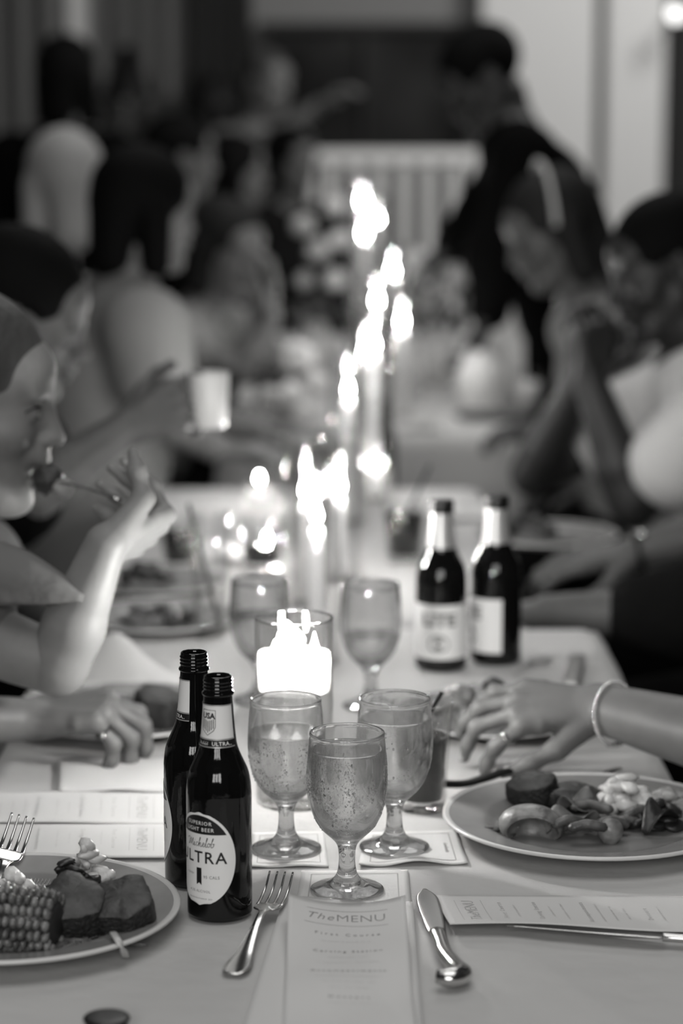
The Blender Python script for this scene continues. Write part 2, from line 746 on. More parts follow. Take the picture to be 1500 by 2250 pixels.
def hand(wrist, d, n, right=True, curls=((20, 30, 20),) * 4, spread=(0.10, 0.02, -0.06, -0.16), thumb=(0.75, 0.55, 0.35), tcurl=(10, 20), sc=1.0, slim=1.0):
    """groups of prims: palm, four fingers, thumb. d fingers direction, n palm normal; returns groups and finger joint table"""
    wrist, d = Vector(wrist), nv(d)
    n = nv(Vector(n) - d * Vector(n).dot(d))
    s = d.cross(n) if right else n.cross(d)
    palm, groups, joints = [], [], []
    for i, (dl, ds, ph) in enumerate(FINGER):
        kn = wrist + d * dl * sc + s * ds * sc
        palm.append(cap(wrist + d * 0.008 * sc + s * ds * 0.42 * sc, kn - n * 0.001, 0.0145 * sc, 0.0108 * sc * slim))
        c, sp = curls[i], spread[i]
        dd = nv(d + s * sp)
        ang, p, chain, pts = 0.0, kn, [], [kn]
        r = 0.0092 * sc * slim * (0.9 if i == 3 else 1.0)
        chain.append(cap(kn - d * 0.02 * sc, kn, 0.0105 * sc * slim, r * 1.08))
        for L, a in zip(ph, c):
            ang += R(a)
            q = p + (dd * math.cos(ang) + n * math.sin(ang)) * L * sc
            chain.append(cap(p, q, r, r * 0.88))
            r *= 0.88
            p = q
            pts.append(p)
        groups.append(chain)
        joints.append(pts)
    palm.append(cap(wrist + d * 0.02 * sc + n * 0.008 - s * 0.012 * sc, wrist + d * 0.06 * sc + n * 0.006 - s * 0.02 * sc, 0.013 * sc, 0.011 * sc))
    tb = wrist + d * 0.018 * sc + s * 0.02 * sc + n * 0.006 * sc
    td = nv(d * thumb[0] + s * thumb[1] + n * thumb[2])
    t1 = tb + nv(d * 0.72 + s * 0.6 + n * 0.28) * 0.042 * sc
    t2 = t1 + td * 0.034 * sc
    bend = nv(d * 0.9 - s * 0.35 + n * 0.2)
    t3 = t2 + nv(td + bend * math.tan(R(tcurl[1]))) * 0.027 * sc
    th = [cap(tb, t1, 0.0155 * sc, 0.0118 * sc * slim), cap(t1, t2, 0.0112 * sc * slim, 0.0098 * sc * slim), cap(t2, t3, 0.0098 * sc * slim, 0.0078 * sc * slim)]
    palm.append(cap(tb, t1, 0.013 * sc, 0.010 * sc))
    joints.append([tb, t1, t2, t3])
    return [palm] + groups + [th], joints


def head_prims(c, f, u, sc=1.0, mouth_open=0.0, fem=False):
    """c head centre at eye level, f facing, u up"""
    c, f = Vector(c), nv(f)
    u = nv(Vector(u) - f * Vector(u).dot(f))
    s = f.cross(u)
    A = (s, f, u)

    def P(x, y, z):
        return c + (s * x + f * y + u * z) * sc

    def E(x, y, z, rx, ry, rz, sub=False, k=None):
        return ell(P(x, y, z), (rx * sc, ry * sc, rz * sc), A, sub, k)
    j = -0.012 * mouth_open
    pr = [E(0, -0.014, 0.036, .074, .098, .084),
          cap(P(0, .030, -.01), P(0, .050, -.088 + j), .062 * sc, .034 * sc),
          cap(P(.030, .0, -.05), P(.018, .058, -.092 + j), .036 * sc, .022 * sc),
          cap(P(-.030, .0, -.05), P(-.018, .058, -.092 + j), .036 * sc, .022 * sc),
          E(.036, .052, -.03, .028, .028, .026), E(-.036, .052, -.03, .028, .028, .026),
          E(0, .066, .040, .056, .026, .034),
          E(0, .078, .020, .046, .012, .009, False, .012),
          E(.032, .094, .002, .017, .015, .012, True, .012), E(-.032, .094, .002, .017, .015, .012, True, .012),
          ell(P(.032, .0735, .001), (.0125 * sc,) * 3, A, False, .003), ell(P(-.032, .0735, .001), (.0125 * sc,) * 3, A, False, .003),
          ('c', np.array(P(0, .084, .012)), np.array(P(0, .1075, -.028)), .0078 * sc, .0098 * sc),
          E(.010, .096, -.032, .0085, .011, .0075, False, .006), E(-.010, .096, -.032, .0085, .011, .0075, False, .006),
          E(0, .085, -.052, .026, .018, .014, False, .012),
          E(0, .0945, -.0575, .021, .0100, .0060, False, .005), E(0, .0915, -.0705 + j * 1.2, .018, .0100, .0066, False, .005),
          E(0, .099, -.0640 + j * 0.6, .022, .012, .0016 + .006 * mouth_open, True, .003),
          E(0, .074, -.100 + j, .019, .017, .014, False, .02),
          E(.077, -.012, -.006, .007, .019, .031, False, .008), E(-.077, -.012, -.006, .007, .019, .031, False, .008),
          E(.082, -.008, -.004, .004, .010, .018, True, .006), E(-.082, -.008, -.004, .004, .010, .018, True, .006)]
    return pr, P, A


def hair_prims(P, A, sc, style):
    def E(x, y, z, rx, ry, rz, sub=False, k=None):
        return ell(P(x, y, z), (rx * sc, ry * sc, rz * sc), A, sub, k)
    face = E(0, .118, -.035, .070, .085, .098, True, .012)
    low = E(0, .02, -.135, .12, .13, .088, True, .012)
    ears = [E(.085, .012, -.02, .03, .03, .04, True, .01), E(-.085, .012, -.02, .03, .03, .04, True, .01)]
    base = [E(0, -.020, .040, .083, .104, .090)]
    if style == 'short':
        return base + [face, low] + ears
    if style == 'crop':
        return [E(0, -.018, .039, .079, .101, .087), face, low] + ears
    if style == 'long':
        return base + [E(0, .118, -.04, .062, .078, .105, True, .012)] + [cap(P(.055, -.04, .02), P(.062, -.05, -.20), .042 * sc, .030 * sc), cap(P(-.055, -.04, .02), P(-.062, -.05, -.20), .042 * sc, .030 * sc), cap(P(0, -.07, .03), P(0, -.09, -.22), .055 * sc, .04 * sc)]
    if style == 'up':
        return [E(0, -.022, .042, .082, .104, .088), E(0, .120, -.035, .072, .080, .095, True, .012), E(0, .03, -.14, .12, .12, .085, True, .012)] + ears + [E(0, -.115, .055, .045, .045, .042)]
    if style == 'fringe':  # grey hair on the back and sides
        return [E(0, -.028, .012, .082, .100, .062), E(0, .09, -.01, .1, .075, .12, True, .012), low] + ears
    if style == 'bob':
        return base + [E(0, .125, -.03, .060, .080, .10, True, .012), cap(P(.062, -.02, 0), P(.066, -.01, -.10), .034 * sc, .03 * sc), cap(P(-.062, -.02, 0), P(-.066, -.01, -.10), .034 * sc, .03 * sc), cap(P(0, -.07, 0), P(0, -.07, -.10), .055 * sc, .045 * sc)]
    return base


def person(label, spec, group=None):
    """spec: pelvis, chest, neck, head, look, up, sh (list of two shoulders), arms: list of dict(sh, el, wr, hand=dict)
    skin, hair(style, mat), top(mat, sleeve, neck), legs(mat), res"""
    S = dict(sc=1.0, up=(0, 0, 1), res=0.009, hres=0.0045, ares=0.004, mouth=0.0, build=1.0, hair=None, legs=True)
    S.update(spec)
    pel, ch, ne = Vector(S['pelvis']), Vector(S['chest']), Vector(S['neck'])
    b = S['build']
    hc, look = Vector(S['head']), nv(S['look'])
    root = thing('person', label, 'person', (pel.x, pel.y, 0), 0, group)
    off = -Vector((pel.x, pel.y, 0))
    arms = S['arms']
    shs = [Vector(a['sh']) for a in arms]
    side = nv(shs[1] - shs[0]) if len(shs) == 2 else Vector((0, 1, 0))
    torso = []
    for q in (-1, 1):
        torso.append(cap(pel + side * 0.07 * q, ch + side * 0.065 * q, 0.115 * b, 0.108 * b))
        torso.append(cap(ch + side * 0.06 * q, ne - Vector((0, 0, 0.05)) + side * 0.05 * q, 0.10 * b, 0.06 * b))
    for s_ in shs:
        torso.append(cap(ne - Vector((0, 0, 0.06)), s_, 0.058 * b, 0.056 * b))
    hp, P, A = head_prims(hc, look, S['up'], S['sc'], S['mouth'])
    neckp = [cap(ne - Vector((0, 0, 0.04)), P(0, -.022, -.06), 0.060 * b, 0.050 * b)]
    chunks = [sdf_mesh([hp + neckp], S['hres'], k=0.016 * S['sc'])]
    chunks.append(sdf_mesh([torso + neckp], S['res'], k=0.05))
    legs = []
    if S['legs']:
        stand = S.get('stand', False)
        fw = Vector(S.get('face', (look.x, look.y, 0)))
        fw.z = 0
        fw.normalize()
        sd = Vector((side.x, side.y, 0)).normalized()
        for q in (-1, 1):
            hip = pel + sd * 0.085 * q
            if stand:
                kn = Vector((hip.x, hip.y, 0.50)) + fw * 0.02
                an = Vector((hip.x, hip.y, 0.075))
            else:
                kn = Vector((hip.x, hip.y, 0)) + fw * S.get('thigh', 0.30) + sd * 0.03 * q + Vector((0, 0, 0.50))
                an = Vector((kn.x, kn.y, 0.075)) - fw * 0.06
            legs += [cap(hip, kn, 0.095 * b, 0.064 * b), cap(kn, an, 0.062 * b, 0.042)]
            legs += [cap(an - Vector((0, 0, 0.035)), an + fw * 0.15 - Vector((0, 0, 0.045)), 0.038, 0.028)]
    sleeves, rings = [], []
    out = {'joints': []}
    for a in arms:
        sh, el, wr = Vector(a['sh']), Vector(a['el']), Vector(a['wr'])
        ra = b * a.get('r', 1.0)
        mid = el.lerp(wr, 0.32)
        arm = [cap(sh, el, 0.052 * ra, 0.040 * ra), cap(el, mid, 0.041 * ra, 0.040 * ra), cap(mid, wr, 0.040 * ra, 0.0275 * ra)]
        hs = a.get('hand')
        if hs:
            hg, jt = hand(wr, **hs)
            hg[0] += [cap(mid, wr, 0.040 * ra, 0.0270 * ra), cap(el, mid, 0.041 * ra, 0.040 * ra)]
            chunks.append(sdf_mesh(hg, a.get('res', S['ares']), k=0.010, kout=0.0045))
            out['joints'].append(jt)
            chunks.append(sdf_mesh([[cap(sh, el, 0.052 * ra, 0.040 * ra)]], S['res'], k=0.03))
        else:
            chunks.append(sdf_mesh([arm], S['res'], k=0.03))
        sl = S['top'][1]
        if sl == 'short':
            sleeves.append(cap(sh, sh.lerp(el, 0.55), 0.066 * ra, 0.068 * ra))
        elif sl == 'long':
            sleeves += [cap(sh, el, 0.060 * ra, 0.052 * ra), cap(el, el.lerp(wr, 0.93), 0.052 * ra, 0.038 * ra)]
        elif sl == 'cap':
            sleeves.append(cap(sh, sh.lerp(el, 0.25), 0.062 * ra, 0.060 * ra))
        elif sl == 'roll':
            sleeves += [cap(sh, el, 0.060 * ra, 0.052 * ra), cap(el, el.lerp(wr, 0.3), 0.052 * ra, 0.050 * ra)]
    if legs:
        chunks.append(sdf_mesh([legs], 0.014, k=0.03))
    me = np_mesh('body', [(V + np.array(off), Q) for V, Q in chunks])
    obj('body', me, S['skin'], root)
    tm = S['top']
    cm = np_mesh('top', [(V + np.array(off), Q) for V, Q in [sdf_mesh([torso + sleeves], S['res'], k=0.045, inflate=0.010)]])
    obj(tm[2] if len(tm) > 2 else 'shirt', cm, tm[0], root)
    if legs:
        lm = np_mesh('trousers', [(V + np.array(off), Q) for V, Q in [sdf_mesh([[p for i, p in enumerate(legs) if i % 3 < 2]], 0.012, k=0.03, inflate=0.010)]])
        obj(S.get('bottom', 'trousers'), lm, S.get('legmat', 'cloth_dark'), root)
        for q in range(2):
            sp = [legs[q * 3 + 2]]
            sm = np_mesh('shoe', [(V + np.array(off), Q) for V, Q in [sdf_mesh([sp], 0.010, k=0.02, inflate=0.008)]])
            obj('shoe', sm, 'shoe_black', root)
    if S['hair']:
        hm = np_mesh('hair', [(V + np.array(off), Q) for V, Q in [sdf_mesh([hair_prims(P, A, S['sc'], S['hair'][0])], S['hres'], k=0.02)]])
        obj('hair', hm, S['hair'][1], root)
    if S.get('eyes', True):
        for q in (-1, 1):
            e = lathe([(0, .0128), (.004, .0122), (.0062, .0112), (0, .0105)], 12)
            M = Matrix((A[0], A[1], A[2])).transposed()
            # small dark iris disc lying on the eyeball
            V = [M @ Vector((v[0], v[2], v[1])) * S['sc'] + P(.032 * q, .0735, .001) + off for v in e[0]]
            obj('iris', (V, e[1]), 'iris_dark', root)
            lid = [P(.032 * q + .015 * math.cos(t), .0735 + .0135 * (0.35 + 0.65 * abs(math.sin(t))) - abs(math.cos(t)) * .006, .001 + .0085 * math.sin(t)) + off for t in [PI * i / 8 for i in range(9)]]
            obj('eyelash', loft(lid, 0.0012, 0.0012, n=6), 'iris_dark', root)
            br = [P(q * (.014 + .034 * t), .088 - .022 * t * t, .0225 + .006 * math.sin(PI * t)) + off for t in [i / 6 for i in range(7)]]
            obj('eyebrow', loft(br, 0.003, [0.0012 + 0.0014 * math.sin(PI * min(1, i / 6 + .1)) for i in range(7)], up=A[2], n=6), S.get('brow', 'iris_dark'), root)
    out['root'], out['off'], out['P'], out['A'] = root, off, P, A
    return out


# ------------------------------------------------------------------ material list
mat('linen', 0.48, 0.85, 0.2, bump=(8, 0.30, 0.03), sheen=0.1)
mat('napkin_linen', 0.60, 0.85, 0.2, bump=(420, 0.08), sheen=0.1)
mat('paper', 0.62, 0.7, 0.25, bump=(30, 0.05))
mat('cocktail_paper', 0.62, 0.8, 0.2, bump=(160, 0.15))
mat('ink', 0.16, 0.7, 0.2)
mat('ink_menu', 0.26, 0.7, 0.2)
mat('ink_soft', 0.40, 0.7, 0.2)
mat('ink_faint', 0.52, 0.7, 0.2)
mat('ink_pale', 0.36, 0.7, 0.2)
mat('label_white', 0.86, 0.45, 0.4)
mat('label_black', 0.012, 0.4, 0.4)
mat('label_grey', 0.24, 0.4, 0.4)
mat('foil', 0.50, 0.36, 0.5, metal=0.5)
mat('bottle_glass', 0.004, 0.05, 0.5)
mat('bottle_glass_wet', 0.004, 0.05, 0.5, bump=(260, 0.10, 0.0006))
mat('cap_black', 0.008, 0.35, 0.5)
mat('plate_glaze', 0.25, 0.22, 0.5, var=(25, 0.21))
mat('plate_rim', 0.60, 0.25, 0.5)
mat('steel', 0.62, 0.16, 0.5, metal=1.0)
mat('steel_brushed', 0.50, 0.3, 0.5, metal=1.0)
mat('black_plastic', 0.008, 0.4, 0.4)
mat('meat', 0.065, 0.45, 0.4, bump=(140, 0.6), var=(60, 0.030))
mat('crust', 0.012, 0.45, 0.5, bump=(260, 0.9, 0.003), var=(240, 0.035))
mat('corn', 0.07, 0.3, 0.5, var=(60, 0.26))
mat('corn_char', 0.025, 0.4, 0.5)
mat('slaw', 0.58, 0.35, 0.5, bump=(160, 0.5))
mat('leaf_dark', 0.018, 0.4, 0.5, bump=(110, 0.6))
mat('bread', 0.42, 0.8, 0.2, bump=(70, 0.8, 0.004), var=(45, 0.24))
mat('veg', 0.12, 0.35, 0.5, bump=(120, 0.5, 0.003), var=(60, 0.05))
mat('veg_pale', 0.26, 0.35, 0.5, bump=(120, 0.4, 0.003), var=(50, 0.10))
mat('onion', 0.5, 0.3, 0.5)
mat('wax', 0.9, 0.45, 0.4, sss=1.0)
mat('wick', 0.02, 0.8)
mat('wood_dark', 0.05, 0.5, 0.4)
mat('silver', 0.75, 0.12, 0.5, metal=1.0)
mat('skin_light', 0.155, 0.5, 0.35, sss=0.12, var=(30, 0.135))
mat('skin_fair', 0.22, 0.5, 0.35, sss=0.12, var=(30, 0.19))
mat('skin_mid', 0.10, 0.5, 0.35, sss=0.08, var=(30, 0.085))
mat('skin_dark', 0.022, 0.45, 0.4, sss=0.05)
mat('nail', 0.40, 0.25, 0.5)
mat('iris_dark', 0.012, 0.3, 0.5)
mat('cloth_dark', 0.007, 0.9, 0.04, bump=(40, 0.4, 0.01))
mat('cloth_black', 0.003, 0.9, 0.03, bump=(40, 0.4, 0.01))
mat('cloth_grey', 0.11, 0.9, 0.1, bump=(30, 0.4, 0.01))
mat('cloth_blouse', 0.15, 0.9, 0.1, bump=(24, 0.35, 0.012))
mat('cloth_light', 0.26, 0.9, 0.1, bump=(24, 0.35, 0.012))
mat('cloth_white', 0.62, 0.9, 0.1, bump=(24, 0.35, 0.012))
mat('shoe_black', 0.01, 0.4, 0.4)
mat('hair_black', 0.003, 0.7, 0.06, bump=(90, 0.8, 0.004))
mat('hair_brown', 0.016, 0.6, 0.12, bump=(90, 0.8, 0.004))
mat('hair_blond', 0.05, 0.5, 0.3, bump=(90, 0.8, 0.004))
mat('hair_white', 0.30, 0.6, 0.3, bump=(90, 0.8, 0.004))
mat('drink_dark', 0.006, 0.08, 0.5)
mat('drink_grey', 0.075, 0.15, 0.5)
mat('cup_white', 0.62, 0.4, 0.4)
mat('straw_black', 0.01, 0.35, 0.5)
mat('petal', 0.8, 0.7, 0.2, bump=(60, 0.3))
mat('petal_mid', 0.5, 0.7, 0.2, bump=(60, 0.3))
mat('leaf_green', 0.06, 0.5, 0.4)
mat('wall_plaster', 0.19, 0.8, 0.2, bump=(30, 0.1))
mat('wall_dark', 0.085, 0.8, 0.2, bump=(20, 0.1))
mat('wall_pale', 0.62, 0.7, 0.2)
mat('drape_dark', 0.035, 0.9, 0.1, bump=(20, 0.2))
mat('drape_mid', 0.13, 0.9, 0.1, bump=(20, 0.2))
mat('floor_wood', 0.07, 0.4, 0.4, var=(3, 0.05))
mat('painted_white', 0.8, 0.45, 0.4)
mat('night_glass', 0.010, 0.7, 0.1, var=(3, 0.03, 3))
mat('lamp_black', 0.006, 0.6, 0.2)
mat('bead', 0.72, 0.15, 0.5, metal=0.8)
mat('ring_metal', 0.85, 0.1, 0.5, metal=1.0)
mat('watch_dark', 0.01, 0.3, 0.5)
glass_mat('goblet_glass', 1.47, 0.06, 1.0)
glass_mat('droplet', 1.33, 0.0, 1.0)
glass_mat('goblet_frost', 1.47, 0.06, 1.0, fog=0.018)
glass_mat('water', 1.33, 0.45, 1.0)
glass_mat('water_vase', 1.33, 0.85, 0.98)
thin_glass('thin_glass', 0.97, 1.2)


def translucent_wax(name):
    m = bpy.data.materials.new(name)
    m.use_nodes = True
    nt = m.node_tree
    nt.nodes.clear()
    out = nt.nodes.new('ShaderNodeOutputMaterial')
    d, t, c = nt.nodes.new('ShaderNodeBsdfDiffuse'), nt.nodes.new('ShaderNodeBsdfTranslucent'), nt.nodes.new('ShaderNodeBsdfTransparent')
    for n in (d, t):
        n.inputs['Color'].default_value = grey(.9)
    a, b = nt.nodes.new('ShaderNodeMixShader'), nt.nodes.new('ShaderNodeMixShader')
    a.inputs[0].default_value = .6
    b.inputs[0].default_value = .8
    nt.links.new(d.outputs[0], a.inputs[1])
    nt.links.new(t.outputs[0], a.inputs[2])
    nt.links.new(a.outputs[0], b.inputs[1])
    nt.links.new(c.outputs[0], b.inputs[2])
    nt.links.new(b.outputs[0], out.inputs[0])
    MATS[name] = m


translucent_wax('wax_glow')
MATS['wax'].node_tree.nodes['Principled BSDF'].inputs['Subsurface Radius'].default_value = (0.05, 0.05, 0.05)
flame_mat('flame_near', 800)
flame_mat('flame', 560)
flame_mat('bulb_glow', 2.2)


# ------------------------------------------------------------------ the setting
def plane_box(x0, x1, y0, y1, z0, z1):
    return box(x0, x1, y0, y1, z0, z1)


struct('floor', box(-4.5, 4.5, -3.6, 10.2, -0.06, 0.0), 'floor_wood')
wb = struct('wall_back', box(-4.5, 4.5, 10.0, 10.2, 0, 3.7), 'wall_plaster')
struct('wall_left', box(-4.6, -4.5, -3.6, 10.2, 0, 3.7), 'wall_dark')
struct('wall_right', box(4.5, 4.6, -3.6, 10.2, 0, 3.7), 'wall_dark')


# ------------------------------------------------------------------ tables
TXC, TX0, TX1 = -0.014, -0.395, 0.367


def cloth(x0, x1, y0, y1, drop, seed, nx=64, ny=96, rc=0.012, corner=0.03):
    def fn(u, v):
        x = x0 - drop + u * (x1 - x0 + 2 * drop)
        y = y0 - drop + v * (y1 - y0 + 2 * drop)
        qx, qy = min(max(x, x0 + corner), x1 - corner), min(max(y, y0 + corner), y1 - corner)
        dx, dy = x - qx, y - qy
        d = math.hypot(dx, dy)
        if d <= corner:
            z = TZ + 0.0009 * noise.noise((x * 5 + seed, y * 5, 0)) - 0.0009
            return Vector((x, y, z))
        ux, uy = dx / d, dy / d
        s = d - corner
        s = min(s, drop)
        ang = min(s / rc, PI / 2)
        out = rc * math.sin(ang)
        down = rc * (1 - math.cos(ang)) + max(0, s - rc * PI / 2)
        wave = 0.022 * noise.noise((qx * 6 + ux * 2 + seed, qy * 6 + uy * 2, 3.1)) * min(1, down / 0.15) + 0.03 * min(1, down / drop)
        return Vector((qx + ux * (corner + out + wave), qy + uy * (corner + out + wave), TZ - 0.0009 - down))
    return grid(fn, nx, ny)


def table(label, clabel, x0, x1, y0, y1, drop, seed):
    t = thing('banquet_table', label, 'table', ((x0 + x1) / 2, (y0 + y1) / 2, 0), 0, 'banquet tables under white cloths')
    hx, hy = (x1 - x0) / 2 - 0.006, (y1 - y0) / 2 - 0.006
    obj('tabletop', box(-hx, hx, -hy, hy, TZ - 0.032, TZ - 0.003), 'wood_dark', t)
    for sx in (-1, 1):
        for sy in (-1, 1):
            obj('leg', tube([(sx * (hx - 0.08), sy * (hy - 0.1), 0), (sx * (hx - 0.08), sy * (hy - 0.1), TZ - 0.03)], 0.016, 10), 'black_plastic', t)
    c = obj('tablecloth', cloth(x0, x1, y0, y1, drop, seed), 'linen')
    tag(c, clabel, 'tablecloth', 'white linen tablecloths')


table('long banquet table nearest the viewer', 'white linen cloth on the nearest table under the sharp bottles and goblets', TX0, TX1, 1.35, 3.44, 0.34, 1)
table('banquet table in the middle under the candles', 'white linen cloth on the middle table behind the capped bottles', TX0, 0.265, 3.50, 4.74, 0.34, 5)
table('farthest banquet table below the far candles', 'white linen cloth hanging in a pale front drop on the farthest table', -0.27, 0.45, 5.50, 8.0, 0.42, 9)


# ------------------------------------------------------------------ beer bottles
BP = [(0, 2.0), (20, 1.0), (25.5, 0.4), (28.3, 1.6), (30.0, 4.5), (30.5, 9), (30.5, 60), (30.5, 112), (30.3, 122), (29.4, 131), (27.4, 140), (24.0, 148),
      (20.6, 155.5), (18.2, 162), (16.8, 169), (15.3, 183), (14.2, 198), (13.5, 209), (13.3, 211.5)]
BPROF = [(r / 1000, z / 1000) for r, z in smooth_prof(BP, 5)]


def prof_r(z, prof=BPROF):
    for (r0, z0), (r1, z1) in zip(prof[8:-1], prof[9:]):
        if z0 <= z <= z1 and z1 > z0:
            return r0 + (r1 - r0) * (z - z0) / (z1 - z0)
    return prof[-1][0]


def thread_finish(bm_list):
    pass


def wrap(theta0, zc, off):
    def fn(x, y):
        z = zc + y
        r = prof_r(z) + off
        th = theta0 + x / prof_r(zc)
        return Vector((r * math.sin(th), -r * math.cos(th), z))
    return fn


def neck_finish():
    """bead, screw threads and open lip"""
    prof = [(13.3, 211.5), (14.6, 212.5), (15.0, 213.8), (14.6, 215.0), (13.2, 216.0), (12.9, 217.5)]
    z = 218.0
    for i in range(3):
        prof += [(13.0, z), (13.75, z + 0.9), (13.75, z + 1.5), (12.95, z + 2.5), (12.9, z + 3.0)]
        z += 3.3
    prof += [(12.9, 228.6), (12.6, 229.8), (11.8, 230.3), (11.0, 229.8), (10.6, 227), (10.6, 205), (12.0, 180), (0, 178)]
    return lathe([(r / 1000, z / 1000) for r, z in prof], 40)


def oval_label(theta0, zc, a, b, off, x_lim=None, y0=-9, y1=9):
    """oval patch in label space, clipped between y0 and y1"""
    fn = wrap(theta0, zc, off)
    V, F = [], []
    ny, nx = 36, 28
    lo, hi = max(-b, y0), min(b, y1)
    for j in range(ny + 1):
        y = lo + (hi - lo) * j / ny
        hw = a * math.sqrt(max(0, 1 - (y / b) ** 2))
        for i in range(nx + 1):
            V.append(fn(-hw + 2 * hw * i / nx, y))
    W = nx + 1
    for j in range(ny):
        for i in range(nx):
            F.append((j * W + i, j * W + i + 1, (j + 1) * W + i + 1, (j + 1) * W + i))
    return V, F


def band(theta0, half, z0, z1, off, n=40, m=4):
    V, F = [], []
    for j in range(m + 1):
        z = z0 + (z1 - z0) * j / m
        r = prof_r(z) + off
        for i in range(n + 1):
            th = theta0 - half + 2 * half * i / n
            V.append((r * math.sin(th), -r * math.cos(th), z))
    for j in range(m):
        for i in range(n):
            F.append((j * (n + 1) + i, j * (n + 1) + i + 1, (j + 1) * (n + 1) + i + 1, (j + 1) * (n + 1) + i))
    return V, F


def script_word():
    """flowing pen strokes of the word Michelob"""
    g = []
    M = [(-.2, .55), (-.05, .72), (.18, .7), (.02, .1), (-.08, 0), (.12, .12), (.42, .72), (.36, .05), (.72, .74), (.62, .1), (.7, 0), (.8, .12)]
    i_ = [(.8, .12), (.92, .4), (.86, .06), (.94, 0), (1.04, .12)]
    c = [(1.36, .36), (1.24, .42), (1.12, .2), (1.2, 0), (1.38, .12)]
    h = [(1.38, .12), (1.62, .72), (1.68, .9), (1.6, .86), (1.46, 0), (1.56, .3), (1.68, .4), (1.66, .06), (1.74, 0), (1.86, .14)]
    e = [(1.86, .14), (2.08, .32), (1.98, .42), (1.88, .18), (1.98, 0), (2.14, .12)]
    l = [(2.14, .12), (2.4, .74), (2.44, .92), (2.36, .84), (2.22, .08), (2.32, 0), (2.42, .12)]
    o_ = [(2.66, .36), (2.52, .4), (2.42, .16), (2.52, 0), (2.68, .18), (2.62, .38), (2.78, .3)]
    b_ = [(2.78, .3), (3.02, .84), (3.0, .92), (2.92, .7), (2.78, .08), (2.9, 0), (3.06, .2), (2.98, .38), (3.16, .32)]
    d = [(.97, .58), (1.0, .62)]
    for s in (M, i_ , c, h, e, l, o_, b_, d):
        g.append(stroke([(p.x - 1.45, p.y - .4) for p in spline([(x, y, 0) for x, y in s], 5)], 0.055))
    return join(*g)


def crest():
    out = [(-7.2, 11.5), (7.2, 11.5), (7.2, -4), (5.5, -7.5), (0, -12), (-5.5, -7.5), (-7.2, -4), (-7.2, 11.5)]
    parts = [stroke(out, 0.55)]
    for i in range(7):
        x = -5.4 + 1.8 * i
        top = 1.6 + abs(x) * 0.35 - 0.4
        bot = -9.3 + abs(x) * 0.72
        parts.append(stroke([(x, bot), (x, top)], 0.75))
    t = text('USA', 7.4, 0, 0.28)
    parts.append(shift2(t, 0, 5.9))
    V, F = join(*parts)
    return [Vector((v[0] / 1000, v[1] / 1000, 0)) for v in V], F


def sc2(p, s):
    return [Vector((v[0] * s, v[1] * s, 0)) for v in p[0]], p[1]


def sub_edges(p, maxl):
    """split long edges so that lettering bends with the glass"""
    bm = bmesh.new()
    vs = [bm.verts.new(v) for v in p[0]]
    for f in p[1]:
        try:
            bm.faces.new([vs[i] for i in f])
        except ValueError:
            pass
    for _ in range(2):
        es = [e for e in bm.edges if e.calc_length() > maxl]
        if not es:
            break
        bmesh.ops.subdivide_edges(bm, edges=es, cuts=1)
        bmesh.ops.triangulate(bm, faces=[f for f in bm.faces if len(f.verts) > 4])
    bm.verts.index_update()
    V = [v.co.copy() for v in bm.verts]
    F = [[v.index for v in f.verts] for f in bm.faces]
    bm.free()
    return V, F


